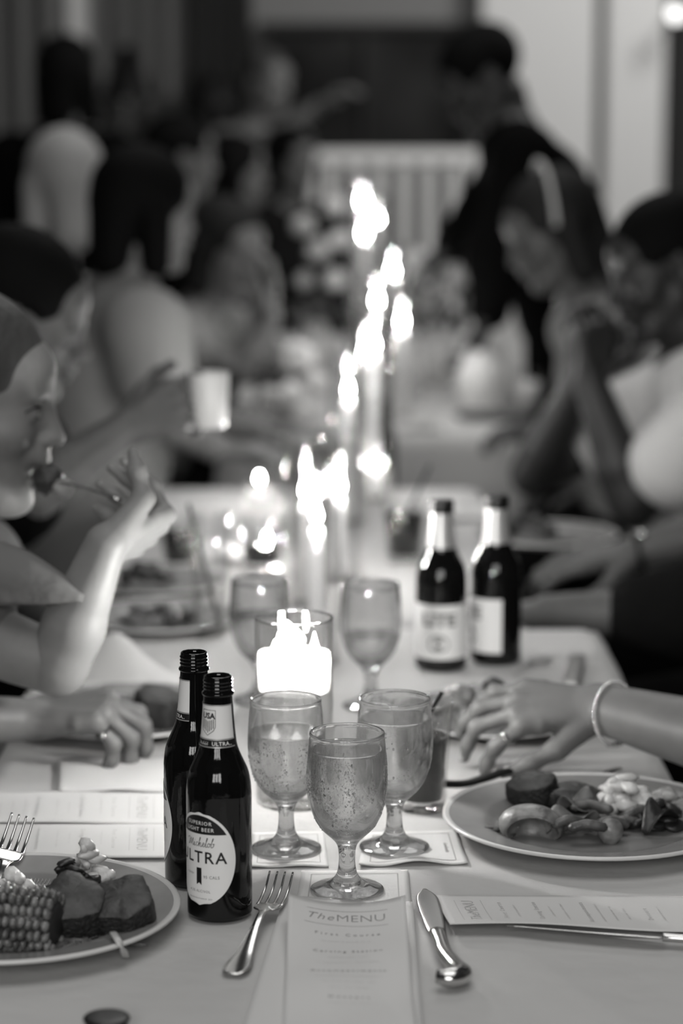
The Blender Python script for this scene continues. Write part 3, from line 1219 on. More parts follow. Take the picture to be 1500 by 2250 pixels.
def oval_beer(label, loc, turn, grp):
    b = thing('beer_bottle', label, 'bottle', loc, 0, grp)
    gl = lathe(BPROF, 56)
    obj('glass_body', gl, 'bottle_glass_wet', b)
    obj('screw_neck', neck_finish(), 'bottle_glass', b)
    lb = obj('front_label', oval_label(turn, 0.0620, 0.0356, 0.0445, 0.00025), 'label_white', b)
    lb['label'] = 'white oval label with dark cap panel and black lettering'
    obj('label_panel', oval_label(turn, 0.0620, 0.0330, 0.0418, 0.00040, y0=0.0240), 'label_black', lb)
    wl = wrap(turn, 0.0620, 0.00055)
    fs = wrap(turn, 0.0620, 0.00042)

    def put(p, y, m, f=wl, x=0.0):
        p = shift2(sub_edges(p, 0.003), x, y)
        obj('lettering', mapped(p, f), m, lb)
    put(text('SUPERIOR', 0.0050, 0, 0.00004, 1.25), 0.0342, 'label_white')
    put(text('LIGHT BEER', 0.0050, 0, 0.00004, 1.2), 0.0282, 'label_white')
    put(sc2(script_word(), 0.0094), 0.0158, 'label_black', fs)
    put(text('ULTRA', 0.0158, 0, 0.00020, 1.18), 0.0012, 'label_black', fs)
    put(([Vector(q) for q in ((-.0028, -.0085, 0), (.0028, -.0085, 0), (.0028, -.0250, 0), (0, -.0227, 0), (-.0028, -.0250, 0))], [(0, 3, 1), (0, 4, 3), (1, 3, 2)]), 0, 'label_black', fs)
    put(text('95 CALS', 0.0040, 0, 0.00004, 1.1), -0.0170, 'label_grey', fs, 0.0125)
    put(small_print(0.010, 0.0025, 3), -0.0150, 'label_grey', fs, -0.0120)
    put(text('4.2% ALC/VOL', 0.0034, 0, 0.00003, 1.1), -0.0310, 'label_grey', fs)
    put(small_print(0.026, 0.0022, 4), -0.0380, 'label_grey', fs)
    nl = obj('neck_label', band(turn, R(97), 0.1655, 0.2045, 0.00025), 'label_white', b)
    nl['label'] = 'white neck label with shield crest and dark lower band'
    nb = obj('neck_band', band(turn, R(97), 0.1655, 0.1722, 0.00042), 'label_black', nl)
    for z in (0.1652, 0.1724, 0.2040):
        obj('foil_line', band(turn, R(97), z, z + 0.0011, 0.00055, 40, 1), 'foil', nl)
    fn = wrap(turn, 0.1885, 0.00045)
    obj('crest', mapped(sub_edges(crest(), 0.003), fn), 'label_black', nl)
    fn2 = wrap(turn, 0.1689, 0.0006)
    obj('lettering', mapped(shift2(sub_edges(text('ULTRA..', 0.0050, 0, 0.00006, 1.1), 0.003), 0.0145, 0), fn2), 'label_white', nl)
    obj('lettering', mapped(shift2(sub_edges(sc2(script_word(), 0.0035), 0.004), -0.0045, 0), fn2), 'label_white', nl)
    return b


GB = 'open oval-label beer bottles'
oval_beer('front dark beer bottle with white oval label and shield crest', at_z(483, 2008), R(-35), GB)
oval_beer('rear dark beer bottle partly hidden behind the front oval-label bottle', at_z(431, 1936), R(-111), GB)


def crown_cap():
    V, F = lathe([(0, 6.2), (10, 6.0), (12.6, 5.2), (13.4, 4.0), (14.2, 1.0), (15.2, 0.0), (14.6, 0.0), (13.0, 2.0), (0, 2.2)], 42)
    out = []
    for i, v in enumerate(V):
        r = math.hypot(v[0], v[1])
        k = 1.0
        if v[2] < 2.0 and r > 13.5:
            k = 1 + 0.05 * math.cos(math.atan2(v[1], v[0]) * 21)
        out.append(Vector((v[0] * k / 1000, v[1] * k / 1000, v[2] / 1000)))
    return out, F


def white_beer(label, loc, turn, grp):
    b = thing('beer_bottle', label, 'bottle', loc, 0, grp)
    obj('glass_body', lathe(BPROF, 40), 'bottle_glass', b)
    obj('neck', lathe([(.0133, .2115), (.0148, .2135), (.0133, .2160), (.0128, .2262), (.0128, .2290), (0, .2290)], 32), 'bottle_glass', b)
    obj('black_top', lathe([(.0138, .2138), (.0143, .2150), (.0143, .2265), (.0136, .2290), (0, .2298)], 32), 'cap_black', b)
    obj('foil_neck', band(0, PI, 0.166, 0.2125, 0.0006, 40, 6), 'foil', b)
    lb = obj('front_label', band(turn, R(88), 0.018, 0.092, 0.0004, 40, 3), 'label_white', b)
    fn = wrap(turn, 0.055, 0.0007)
    obj('lettering', mapped(shift2(sub_edges(text('LITE', 0.0225, 0, 0.0012, 1.0), 0.003), 0, 0.016), fn), 'label_grey', lb)
    disc = [Vector((0.0125 * math.cos(2 * PI * i / 24), -0.016 + 0.0125 * math.sin(2 * PI * i / 24), 0)) for i in range(24)] + [Vector((0, -0.016, 0))]
    obj('emblem', mapped((disc, [(i, (i + 1) % 24, 24) for i in range(24)]), fn), 'label_grey', lb)
    b.scale = (1.13, 1.13, 1.0)
    fn = wrap(turn, 0.055, 0.0009)
    obj('emblem_ring', mapped(stroke([(0.0092 * math.cos(2 * PI * i / 24), -0.016 + 0.0092 * math.sin(2 * PI * i / 24)) for i in range(25)], 0.0012), fn), 'label_white', lb)
    return b


GW = 'white-label beer bottles with foil necks'
white_beer('white-label beer bottle with foil neck facing the viewer, right of the clear goblet', at_z(968, 1466), R(-8), GW)
white_beer('white-label beer bottle with foil neck turned away, its dark side showing', at_z(1088, 1452), R(-78), GW)
# small dark pot close to the lens
_np = at_y(234, 2232, 1.885)
nbt = thing('pepper_pot', 'small round black pepper pot cut off by the bottom edge', 'pot', (_np.x, _np.y, TZ))
_hh = _np.z - TZ
obj('pot_body', lathe(smooth_prof([(0, 0), (.016, 0), (.0175, .002), (.0172, _hh * .4), (.0180, _hh * .72)], 3), 32), 'black_plastic', nbt)
obj('domed_cap', lathe(smooth_prof([(.0180, _hh * .72), (.0192, _hh * .76), (.0192, _hh * .90), (.0165, _hh * .99), (.008, _hh * 1.03), (0, _hh * 1.03)], 3), 32), 'cap_black', nbt)

# ------------------------------------------------------------------ goblets of water
GO = [(0, 0.2), (20, 0.3), (33, 0.5), (35.6, 1.8), (34.8, 3.4), (28, 5.4), (20, 8.2), (13.4, 13), (9.8, 19), (8.2, 27), (7.9, 36), (8.8, 44), (11.6, 50), (17.5, 56), (25, 63.5), (32, 75),
      (36.6, 90), (38.6, 105), (38.8, 116), (38.1, 131), (36.8, 147), (36.0, 154.5), (36.3, 156.5), (35.9, 158.2)]
GI = [(34.8, 158.6), (34.0, 157.2), (34.4, 154.5), (35.3, 147), (36.5, 131), (37.2, 116), (37.0, 105), (34.9, 90), (30.3, 77), (23.2, 66.5), (14.5, 60.0), (6, 57.8), (0, 57.4)]
GPROF = smooth_prof(GO, 3) + smooth_prof(GI, 3)


def inner_at(level, grow=0.25):
    p = [(r, z) for r, z in smooth_prof(GI[1:], 4) if z <= level]
    p = [(r + grow if r > 0 else 0, z - grow) for r, z in p]
    rl = p[0][0]
    p = [(0, level), (rl * 0.9, level + 0.05), (rl, level + 0.5)] + p
    return p


def goblet(label, loc, level, frost, seed, grp, sc=1.0):
    g = thing('water_goblet', label, 'goblet', loc, seed * 0.7, grp)
    prof = [(r / 1000 * sc, z / 1000 * sc) for r, z in GPROF]
    # split: bowl carries the condensation
    obj('glass', lathe(prof, 56), 'goblet_frost' if frost else 'goblet_glass', g)
    if level:
        wt = lathe([(r / 1000 * sc, z / 1000 * sc) for r, z in inner_at(level)], 56)
        wo = obj('water', wt, 'water', g)
    if frost:
        # beads of condensation on the outside of the bowl
        rnd = random.Random(seed)
        bp = [(r, z) for r, z in smooth_prof(GO, 3) if 62 <= z <= level - 2]
        bm = bmesh.new()
        bmesh.ops.create_icosphere(bm, subdivisions=1, radius=1)
        bv = [v.co.copy() for v in bm.verts]
        bm.verts.index_update()
        bf = [[v.index for v in f.verts] for f in bm.faces]
        bm.free()
        V, F = [], []
        for _ in range(frost):
            k = rnd.uniform(0, len(bp) - 1.001)
            i = int(k)
            r0 = bp[i][0] + (bp[i + 1][0] - bp[i][0]) * (k - i)
            z0 = bp[i][1] + (bp[i + 1][1] - bp[i][1]) * (k - i)
            a = rnd.uniform(0, 2 * PI)
            if noise.noise((math.cos(a) * 2.2, math.sin(a) * 2.2, z0 * .03 + seed)) < -0.05:
                continue
            s_ = (rnd.random() ** 3) * 0.85 + 0.28
            e1 = rnd.uniform(.9, 1.5)
            b0 = len(V)
            for v in bv:
                V.append(Vector((math.cos(a) * (r0 + v.z * s_ * .55) - math.sin(a) * v.x * s_, math.sin(a) * (r0 + v.z * s_ * .55) + math.cos(a) * v.x * s_, z0 + v.y * s_ * e1)) / 1000 * sc)
            F += [[q + b0 for q in f] for f in bf]
        co = obj('condensation', (V, F), 'droplet', g)
        co['kind'] = 'stuff'
    return g


GG = 'stemmed water goblets'
goblet('nearest stemmed goblet of iced water beaded with condensation, above the menu', at_z(762, 1958, 0.7515), 142, 4600, 1, GG)
goblet('stemmed water goblet just in front of the glowing floating-candle glass', at_z(629, 1867, 0.7515), 124, 2600, 2, GG)
goblet('stemmed water goblet in front of the dark drink tumbler with a straw', at_z(866, 1864, 0.7515), 138, 900, 3, GG)
goblet('blurred nearly empty stemmed goblet left of the white-label bottles', at_z(814, 1552), 92, False, 4, GG)

# ------------------------------------------------------------------ floating candle in a cylinder of water
FC = at_z(647, 1762)
c = thing('cylinder_vase', 'clear glass cylinder of water holding the brightest floating candle', 'vase', FC)
obj('glass', lathe([(0, 0), (.040, 0), (.0420, .002), (.0422, .2045), (.0416, .2060), (.0402, .2048), (.0400, .006), (0, .005)], 64), 'thin_glass', c)
obj('rim', ring((0, 0, .2052), (0, 0, 1), .0412, .0013, 64, 8), 'goblet_glass', c)
obj('water', lathe([(0, .005), (.0400, .0055), (.0402, .139), (.0392, .1378), (0, .1376)], 64), 'water_vase', c)


def flame(h, r, n=16):
    return lathe([(0, 0), (r * 0.55, h * 0.06), (r * 0.95, h * 0.2), (r, h * 0.32), (r * 0.82, h * 0.5), (r * 0.5, h * 0.7), (r * 0.2, h * 0.88), (0, h)], n)


fl = thing('floating_candle', 'wide round white candle with three flames floating in the water cylinder', 'candle', FC + Vector((0, 0, 0.120)))
obj('wax', lathe(smooth_prof([(0, 0), (.026, .004), (.036, .0055), (.0388, .0085), (.0392, .020), (.0392, .044), (.0384, .0455), (.0366, .044), (.0358, .034), (.031, .024), (.012, .0220), (0, .0220)], 3), 48), 'wax_glow', fl)  # tall rim wall shaped to stand in for the candle's blown-out glow
for _dx, _dy, _h in ((-.021, -.004, .028), (.002, .016, .024), (.022, -.002, .036)):
    obj('wick', tube([(_dx, _dy, .021), (_dx + .0005, _dy, .030), (_dx + .0015, _dy, .037)], 0.0009, 6), 'wick', fl)
    obj('flame', flame(_h, 0.0060), 'flame_near', fl, (_dx, _dy, 0.034))


# ------------------------------------------------------------------ tall hurricane glasses with taper candles
def hurricane(label, clabel, px, py, Y, gh, gr, rc=0.0105, fm='flame', fh=0.034):
    """flame centre seen at px, py at distance Y"""
    p = at_y(px, py, Y)
    base = Vector((p.x, Y, TZ))
    h = thing('hurricane_glass', label, 'glass', base, 0, 'tall clear hurricane glasses around the tapers')
    obj('glass', lathe([(0, 0), (gr * .96, 0), (gr, .002), (gr, gh), (gr - .0009, gh + .0008), (gr - .0018, gh), (gr - .002, .005), (0, .004)], 40), 'thin_glass', h)
    zf = p.z - TZ - fh * 0.4
    t = thing('taper_candle', clabel, 'candle', base + Vector((0, 0, 0.005)), 0, 'lit white taper candles down the table')
    zt = zf - 0.008
    obj('wax', lathe([(0, 0), (rc, 0), (rc, .004), (rc * .93, zt * .5), (rc * .86, zt - .012), (rc * .7, zt - .003), (rc * .4, zt - .001), (0, zt - .003)], 20), 'wax', t)
    obj('wick', tube([(0, 0, zt - .005), (.0004, 0, zt + .004), (.0012, 0, zt + .009)], .0009, 6), 'wick', t)
    obj('flame', flame(fh, fh * 0.2), fm, t, (0, 0, zf - 0.004))


hurricane('tall hurricane glass directly behind the floating candle cylinder', 'taper candle in the nearest hurricane glass', 695, 1130, 3.22, 0.300, 0.0325, 0.0115)
hurricane('second hurricane glass, just behind the nearest one', 'taper candle second along the row of candles', 672, 1075, 3.62, 0.255, 0.034)
hurricane('third hurricane glass, right of the second', 'taper candle third along the row of candles', 745, 1065, 3.80, 0.245, 0.034)
FAR = [(765, 855, 4.35), (822, 757, 4.60), (800, 775, 4.72), (883, 706, 5.85), (828, 660, 5.70), (862, 596, 6.35), (800, 513, 7.00), (826, 481, 7.50), (797, 441, 7.90)]
ORD = ['fourth', 'fifth', 'sixth', 'seventh', 'eighth', 'ninth', 'tenth', 'eleventh', 'last and highest']
for _i, (_x, _y, _Y) in enumerate(FAR):
    _p = at_y(_x, _y, _Y)
    hurricane('%s hurricane glass along the blurred row of candles' % ORD[_i], 'blurred taper candle, %s along the row from the viewer' % ORD[_i], _x, _y, _Y, _p.z - TZ + 0.07, 0.036, 0.0115, fh=0.025)


# ------------------------------------------------------------------ paper goods
def sheet_map(c00, c10, c01, c11, zfn):
    """u across, v along; corners are world points on the table, zfn adds height"""
    def S(u, v):
        p = (c00 * (1 - u) + c10 * u) * (1 - v) + (c01 * (1 - u) + c11 * u) * v
        return Vector((p.x, p.y, p.z + zfn(u, v)))
    return S


def printed(o, S, w_, L, items, m='ink'):
    """items: (verts2d, y) centred across; x,y in metres from the top centre"""
    def fn(x, y):
        p = S(x / w_ + 0.5, -y / L)
        return p + Vector((0, 0, 0.00022))
    for p, y, mm in items:
        V, F = mapped(shift2(sub_edges(p, 0.006), 0, y), fn)
        obj('lettering', (V, F), mm, o)


def menu_items(ik, ip):
    it = []
    k = 1.0
    it.append((rect2(-0.037, 0.037, -0.0002, 0.0002), -0.016, ik))
    it.append((rect2(-0.039, 0.037, -0.0002, 0.0002), -0.041, ik))
    it.append((shift2(text('The', 0.0150, 0.35, -0.00012, 1.15), -0.0255, 0), -0.0285, ik))
    it.append((shift2(text('MENU', 0.0165, 0.0, -0.00020, 1.02), 0.0125, 0), -0.0285, ik))
    y = -0.057
    for head, rows in (('First Course', 1), ('Carving Station', 2), ('Accompaniments', 3), ('Dessert', 1)):
        it.append((text(head, 0.0066, 0.0, 0.00003, 1.7 if len(head) < 14 else 1.45), y, ik))
        y -= 0.0130
        for r_ in range(rows):
            it.append((small_print(0.058 - 0.012 * ((r_ + rows) % 3), 0.0030, int(-y * 9999)), y, ip))
            y -= 0.0125
        y -= 0.0075
    return it


# linen napkin and menu card of the empty place
N = sheet_map(at_z(624, 1979, TZ), at_z(906, 1992, TZ), at_z(505, 2360, TZ), at_z(936, 2360, TZ), lambda u, v: 0.0045 + 0.003 * math.sin(u * 7 + v * 2) * 0.25)
nk = obj('linen_napkin', slab(N, 24, 30, 0.004), 'napkin_linen')
tag(nk, 'folded white linen napkin lying under the upright menu card', 'napkin')
c00, c10 = at_z(634, 2030, 0.7535), at_z(890, 2034, 0.7535)
ax = at_z(770, 2300, 0.7535) - at_z(763, 2032, 0.7535)
ax = ax.normalized() * 0.34
mid = (c00 + c10) / 2
hw = (c10 - c00) / 2


def mz(u, v):
    e = (2 * u - 1) ** 2
    lift = max(0.0, 1 - v / 0.40)
    return 0.0045 + 0.015 * lift ** 1.6 + 0.010 * e * max(0.0, 1 - v / 0.55) ** 1.2 + 0.0012 * math.sin(v * 15 + u * 3)


MS = sheet_map(c00, c10, mid - hw * 1.02 + ax, mid + hw * 1.02 + ax, mz)
mn = thing('menu_card', 'white menu card lying upright below the nearest goblet, its heading readable', 'menu', (0, 0, 0))
obj('card', slab(MS, 24, 40, 0.0003), 'paper', mn)
printed(mn, MS, 0.108, 0.34, menu_items('ink_menu', 'ink_faint'))


def side_menu(label, c00, c10, c01, c11, zf, seed):
    S = sheet_map(c00, c10, c01, c11, zf)
    m = thing('menu_card', label, 'menu', (0, 0, 0))
    obj('card', slab(S, 16, 36, 0.0003), 'paper', m)
    printed(m, S, 0.108, 0.26, menu_items('ink_soft', 'ink_faint'))
    return m


# right hand place: top of the card points to the left
a0, a1 = at_z(988, 2056), at_z(955, 1974)
dirx = Vector((0.258, -0.004, 0))
side_menu('white menu card lying sideways on the right over the steak knife', a0, a1, a0 + dirx + Vector((0, -0.004, 0)), a1 + dirx,
          lambda u, v: 0.0035 + 0.0075 * (1 - u) ** 2 * (1 - 0.4 * v) + 0.0025 * math.sin(v * 6) * (1 - u), 3)
# left hand places: tops point to the right
b0, b1 = at_z(372, 1816), at_z(372, 1890)
dl = Vector((-0.26, 0, 0))
side_menu('white menu card lying sideways on the left just behind the dinner plate', b0, b1, b0 + dl, b1 + dl, lambda u, v: 0.0028 + 0.003 * math.sin(u * PI) * (0.6 + 0.4 * math.sin(v * 5)), 5)
b2, b3 = at_z(372, 1747), at_z(372, 1815)
side_menu('white menu card lying sideways on the left, the farther of the two', b2, b3, b2 + dl * 1.05, b3 + dl * 1.05, lambda u, v: 0.0025 + 0.002 * math.sin(u * PI + v * 3) ** 2, 7)
n2 = sheet_map(at_z(128, 1675), at_z(390, 1672), at_z(128, 1742), at_z(390, 1742), lambda u, v: 0.004 + 0.002 * math.sin(u * 9) * math.sin(v * 4))
tag(obj('linen_napkin', slab(n2, 24, 12, 0.0035), 'napkin_linen'), 'flat white napkin beyond the left menu cards and below the hand plate', 'napkin')


def cocktail(label, quad, seed, border=True, curl=0.002):
    q = [at_z(x, y, TZ) for x, y in quad]
    S = sheet_map(q[0], q[1], q[2], q[3], lambda u, v: 0.0012 + curl * max(0, v - 0.6) * (1 + math.sin(u * 9 + seed)) + curl * 0.4 * max(0, u - 0.85))
    o = thing('cocktail_napkin', label, 'napkin', (0, 0, 0), 0, 'paper cocktail napkins under the goblets')
    obj('paper', slab(S, 20, 20, 0.0008), 'cocktail_paper', o)
    if border:
        for a, b in (((.1, .1), (.9, .1)), ((.9, .1), (.9, .9)), ((.1, .9), (.9, .9)), ((.1, .1), (.1, .9))):
            V, F = [], []
            for i in range(13):
                t = i / 12
                u, v = a[0] + (b[0] - a[0]) * t, a[1] + (b[1] - a[1]) * t
                du, dv = (0.006, 0) if a[0] == b[0] else (0, 0.006)
                V += [S(u - du, v - dv) + Vector((0, 0, .0003)), S(u + du, v + dv) + Vector((0, 0, .0003))]
            F = [(2 * i, 2 * i + 1, 2 * i + 3, 2 * i + 2) for i in range(12)]
            obj('printed_line', (V, F), 'ink_pale', o)
    return o, S


cocktail('square paper napkin under the nearest goblet', [(662, 1916), (896, 1914), (648, 1998), (903, 1998)], 1)
cocktail('square paper napkin under the goblet before the floating candle', [(556, 1832), (712, 1828), (546, 1908), (722, 1906)], 2)
cn, CS = cocktail('crumpled paper napkin with a small dark mark under the right goblet', [(800, 1832), (1002, 1826), (788, 1906), (1028, 1900)], 3, True, 0.006)
_mk = []
for _i in range(5):
    _mk.append(stroke([(-.012 + _i * .006, -.004), (-.010 + _i * .006, .004 - .002 * (_i % 2)), (-.007 + _i * .006, -.003)], 0.0014))
_mv, _mf = join(*_mk)
obj('printed_mark', ([CS(0.84 + v[1] * 5, 0.55 - v[0] * 9) + Vector((0, 0, .0005)) for v in _mv], _mf), 'ink', cn)


# ------------------------------------------------------------------ cutlery
def on(x, y, z, dz=0.0):
    p = at_z(x, y, z)
    return p + Vector((0, 0, dz))


def place(o, p, q, z=None):
    o.rotation_mode = 'YXZ'
    d = q - p
    o.location = p
    o.rotation_euler = (math.atan2(d.z, math.hypot(d.x, d.y)), 0, math.atan2(d.y, d.x) - PI / 2)
    return d.length


def fork_parts(root, L=0.195, m='steel'):
    s = L / 0.195
    wk = 1.10 / s  # width factor: long slender fork
    ys = [0, .004, .012, .024, .040, .060, .085, .105, .118, .126]
    ws = [.0062, .0092, .0112, .0106, .0082, .0056, .0036, .0032, .0042, .0070]
    zs = [.0022, .0022, .0022, .0024, .0034, .0062, .0105, .0130, .0122, .0105]
    path = spline([(0, y * s, z) for y, z in zip(ys, zs)], 3)
    wl = [p[0] for p in smooth_prof([(w_, y) for w_, y in zip(ws, ys)], 3)]
    obj('handle', loft(path, [w_ * s * wk for w_ in wl], 0.0013, n=14, power=2.6), m, root)
    hp = spline([(0, .124 * s, .0108), (0, .131 * s, .0098), (0, .140 * s, .0086), (0, .147 * s, .0080)], 3)
    obj('head', loft(hp, [x * s * wk for x in (.0062, .0085, .0104, .0114, .0119, .0121, .0122, .0122, .0121, .0120)], 0.0012, n=14, power=2.8), m, root)
    tines = []
    for i in range(4):
        x = (-0.0102 + 0.0068 * i) * s * wk
        tp = spline([(x, .143 * s, .0082), (x, .160 * s, .0090), (x, .178 * s, .0130), (x, .195 * s, .0210)], 4)
        obj('tine', loft(tp, [.0021 - .0010 * j / (len(tp) - 1) for j in range(len(tp))], 0.0010, n=8), m, root)
    for side in (-1, 1):
        pass
    # raised pattern line along the handle edge
    for side in (-1, 1):
        rp = spline([(side * w_ * 0.80 * s * wk, y * s, z + 0.0011) for y, w_, z in zip(ys[1:7], ws[1:7], zs[1:7])], 3)
        obj('raised_thread', tube(rp, 0.0006, 6), m, root)


fk = thing('dinner_fork', 'silver dinner fork lying tines up between bottle and menu card', 'fork')
_p, _q = at_z(512, 2146, 0.7515), at_z(618, 1962, 0.7515)
_L = place(fk, _p, _q)
fork_parts(fk, _L)

bk = thing('butter_knife', 'small butter knife with curled pistol handle right of the menu card', 'knife')
_p, _q = at_z(996, 2176, 0.7515), at_z(932, 1964, 0.7515)
_L = place(bk, _p, _q)
s_ = _L / 0.19
blp = spline([(0, .098 * s_, .0046), (0, .120 * s_, .0042), (0, .150 * s_, .0042), (0, .175 * s_, .0045), (0, .1895 * s_, .005)], 4)
obj('blade', loft(blp, [p[0] for p in smooth_prof([(.0078, 0), (.0096, 1), (.0108, 2), (.0098, 3), (.0022, 4)], 4)], [0.0011] * 16 + [0.0006], n=14, power=2.4), 'steel_brushed', bk)
hpth = spline([(-.0105 * s_, .0050 * s_, .0100), (-.0010 * s_, .0040 * s_, .0095), (.0055 * s_, .0130 * s_, .0085), (.0040 * s_, .030 * s_, .0072), (.0005, .055 * s_, .0062), (0, .080 * s_, .0056), (0, .101 * s_, .0050)], 4)
obj('pistol_handle', loft(hpth, [p[0] for p in smooth_prof([(.0070, 0), (.0105, 1), (.0112, 2), (.0092, 3), (.0076, 4), (.0070, 5), (.0076, 6)], 4)], [p[0] for p in smooth_prof([(.0060, 0), (.0086, 1), (.0082, 2), (.0062, 3), (.0050, 4), (.0046, 5), (.0042, 6)], 4)], n=16), 'steel', bk)

sk = thing('steak_knife', 'long steak knife reaching out from under the sideways menu on the right', 'knife')
_p, _q = at_z(1690, 2094, 0.7515), at_z(1112, 2050, 0.7515)
_L = place(sk, _p, _q)
s_ = _L / 0.24
obj('handle', loft(spline([(0, .0, .0042), (0, .004 * s_, .0042), (0, .05 * s_, .0042), (0, .088 * s_, .0042), (0, .096 * s_, .004)], 4), [p[0] for p in smooth_prof([(.004, 0), (.0092, 1), (.0086, 2), (.0074, 3), (.0066, 4)], 4)], 0.0040, n=16, power=2.6), 'steel', sk)
obj('blade', loft(spline([(0, .094 * s_, .0040), (0, .100 * s_, .004), (.0006, .150 * s_, .004), (.0010, .205 * s_, .004), (-.0052, .2395 * s_, .004)], 4), [p[0] for p in smooth_prof([(.0078, 0), (.0120, 1), (.0135, 2), (.0110, 3), (.0008, 4)], 4)], 0.0009, n=12, power=2.2), 'steel', sk)
sk.rotation_euler.y = R(16)
sk.location.z += 0.003


# ------------------------------------------------------------------ dinner plates
def plate(label, loc, r, grp='dinner plates with food', rz=0, hatch=True, tilt=None):
    p = thing('dinner_plate', label, 'plate', loc, rz, grp)
    k = r / 0.143
    pr = smooth_prof([(0, 6.0), (70, 6.0), (88, 6.4), (96, 8.6), (103, 12.0), (112, 14.0), (128, 16.8), (137, 18.6)], 3)
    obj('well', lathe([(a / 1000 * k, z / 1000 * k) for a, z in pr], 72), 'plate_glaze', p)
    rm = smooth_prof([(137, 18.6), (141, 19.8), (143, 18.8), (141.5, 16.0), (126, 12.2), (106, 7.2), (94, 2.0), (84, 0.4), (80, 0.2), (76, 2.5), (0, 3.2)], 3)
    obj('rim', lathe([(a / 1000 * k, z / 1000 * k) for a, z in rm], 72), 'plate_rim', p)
    if hatch:
        # fine moulded flutes round the well
        bm = bmesh.new()
        V, F = [], []
        for i in range(180):
            a = 2 * PI * i / 180
            c_, q_ = math.cos(a), math.sin(a)
            t = Vector((-q_, c_, 0)) * 0.0007 * k
            for rr, zz in ((.0865, .0068), (.0915, .0080), (.0960, .0100)):
                o_ = Vector((c_ * rr * k, q_ * rr * k, zz * k))
                V += [o_ - t, o_ + t + Vector((0, 0, .0)), o_ + Vector((0, 0, .0011 * k))]
            b_ = i * 9
            for s in (0, 3):
                F += [(b_ + s, b_ + s + 2, b_ + s + 5, b_ + s + 3), (b_ + s + 2, b_ + s + 1, b_ + s + 4, b_ + s + 5)]
        fo_ = obj('fluting', (V, F), 'plate_glaze', p)
        fo_['kind'] = 'stuff'
    return p


def slab_food(name, label, cat, loc, rx, ry, h, seed, top='meat', side='crust', tilt=(0, 0), rz=0, n=36, grp=None, dome=0.003):
    t = thing(name, label, cat, loc, rz, grp)
    t.rotation_euler = (tilt[0], tilt[1], rz)
    ring_ = []
    for i in range(n):
        a = 2 * PI * i / n
        k = 1 + 0.30 * noise.noise((math.cos(a) * 1.4 + seed * 3.3, math.sin(a) * 1.4, seed)) + 0.10 * noise.noise((math.cos(a) * 4, math.sin(a) * 4, seed + 9))
        ring_.append((rx * k * math.cos(a), ry * k * math.sin(a)))
    V, F = [], []
    for lv, (k, z) in enumerate(((1.0, h - .0012), (.94, h), (.7, h + dome * .6), (.35, h + dome))):
        for i, (x, y) in enumerate(ring_):
            V.append((x * k, y * k, z + 0.0010 * noise.noise((x * 180, y * 180, seed))))
    for lv in range(3):
        for i in range(n):
            j = (i + 1) % n
            F.append((lv * n + i, lv * n + j, (lv + 1) * n + j, (lv + 1) * n + i))
    V.append((0, 0, h + dome))
    F += [(3 * n + i, 3 * n + (i + 1) % n, 4 * n) for i in range(n)]
    obj('cut_face', (V, F), top, t)
    V, F = [], []
    for lv in range(6):
        f_ = lv / 5
        for i, (x, y) in enumerate(ring_):
            k = 1 + 0.05 * math.sin(PI * f_) + 0.05 * noise.noise((x * 120, y * 120, f_ * 3 + seed)) * math.sin(PI * f_)
            V.append((x * k, y * k, f_ * (h - .0012)))
    for lv in range(5):
        for i in range(n):
            j = (i + 1) % n
            F.append((lv * n + i, lv * n + j, (lv + 1) * n + j, (lv + 1) * n + i))
    V.append((0, 0, 0))
    F += [((i + 1) % n, i, 6 * n) for i in range(n)]
    obj('charred_side', (V, F), side, t)
    return t


def corn(label, loc, rz, L=0.088, r=0.0265, rows=14, cols=12):
    t = thing('corn_cob', label, 'corn', loc, rz)
    obj('core', loft([(-L / 2, 0, 0), (-L * .46, 0, 0), (0, 0, 0), (L * .46, 0, 0), (L / 2, 0, 0)], [r * .5, r * .82, r * .84, r * .8, r * .5], [r * .5, r * .82, r * .84, r * .8, r * .5], n=20), 'corn_char', t)
    rnd = random.Random(4)
    parts = []
    for i in range(rows):
        a = 2 * PI * i / rows
        for j in range(cols):
            x = -L / 2 + (j + .5) * L / cols
            kern = blob((L / cols * rnd.uniform(.46, .56), r * rnd.uniform(.19, .24), r * rnd.uniform(.2, .3)), rnd.random() * 9, .3, 1.4, 1)
            f_ = 1 - 0.12 * (abs(j - cols / 2) / (cols / 2)) ** 3
            V = [Vector((v.x, v.y, v.z + r * .92 * f_)) for v in kern[0]]
            M = Matrix.Rotation(a + (0.12 if j % 2 else -0.05) * 0.3, 4, 'X')
            parts.append(([M @ v + Vector((x + rnd.uniform(-.0009, .0009), 0, 0)) for v in V], kern[1]))
    k = obj('kernels', join(*parts), 'corn', t)
    k['kind'] = 'stuff'
    return t


def heap(name, label, cat, loc, pieces, m, seed, rad, h, size, grp=None):
    """loose heap of small scraps of one food"""
    rnd = random.Random(seed)
    parts = []
    for i in range(pieces):
        a, q = rnd.uniform(0, 2 * PI), math.sqrt(rnd.random())
        x, y = rad[0] * q * math.cos(a), rad[1] * q * math.sin(a)
        z = h * (1 - q * q) * rnd.uniform(0.3, 1.0) + size[2]
        parts.append(blob((size[0] * rnd.uniform(.6, 1.3), size[1] * rnd.uniform(.6, 1.3), size[2] * rnd.uniform(.7, 1.3)), i + seed, .3, 1.6, 2, (x, y, z), rnd.uniform(0, PI), rnd.uniform(-.7, .7)))
    o = obj(name, join(*parts), m, None, loc)
    o['kind'] = 'stuff'
    return tag(o, label, cat, grp)


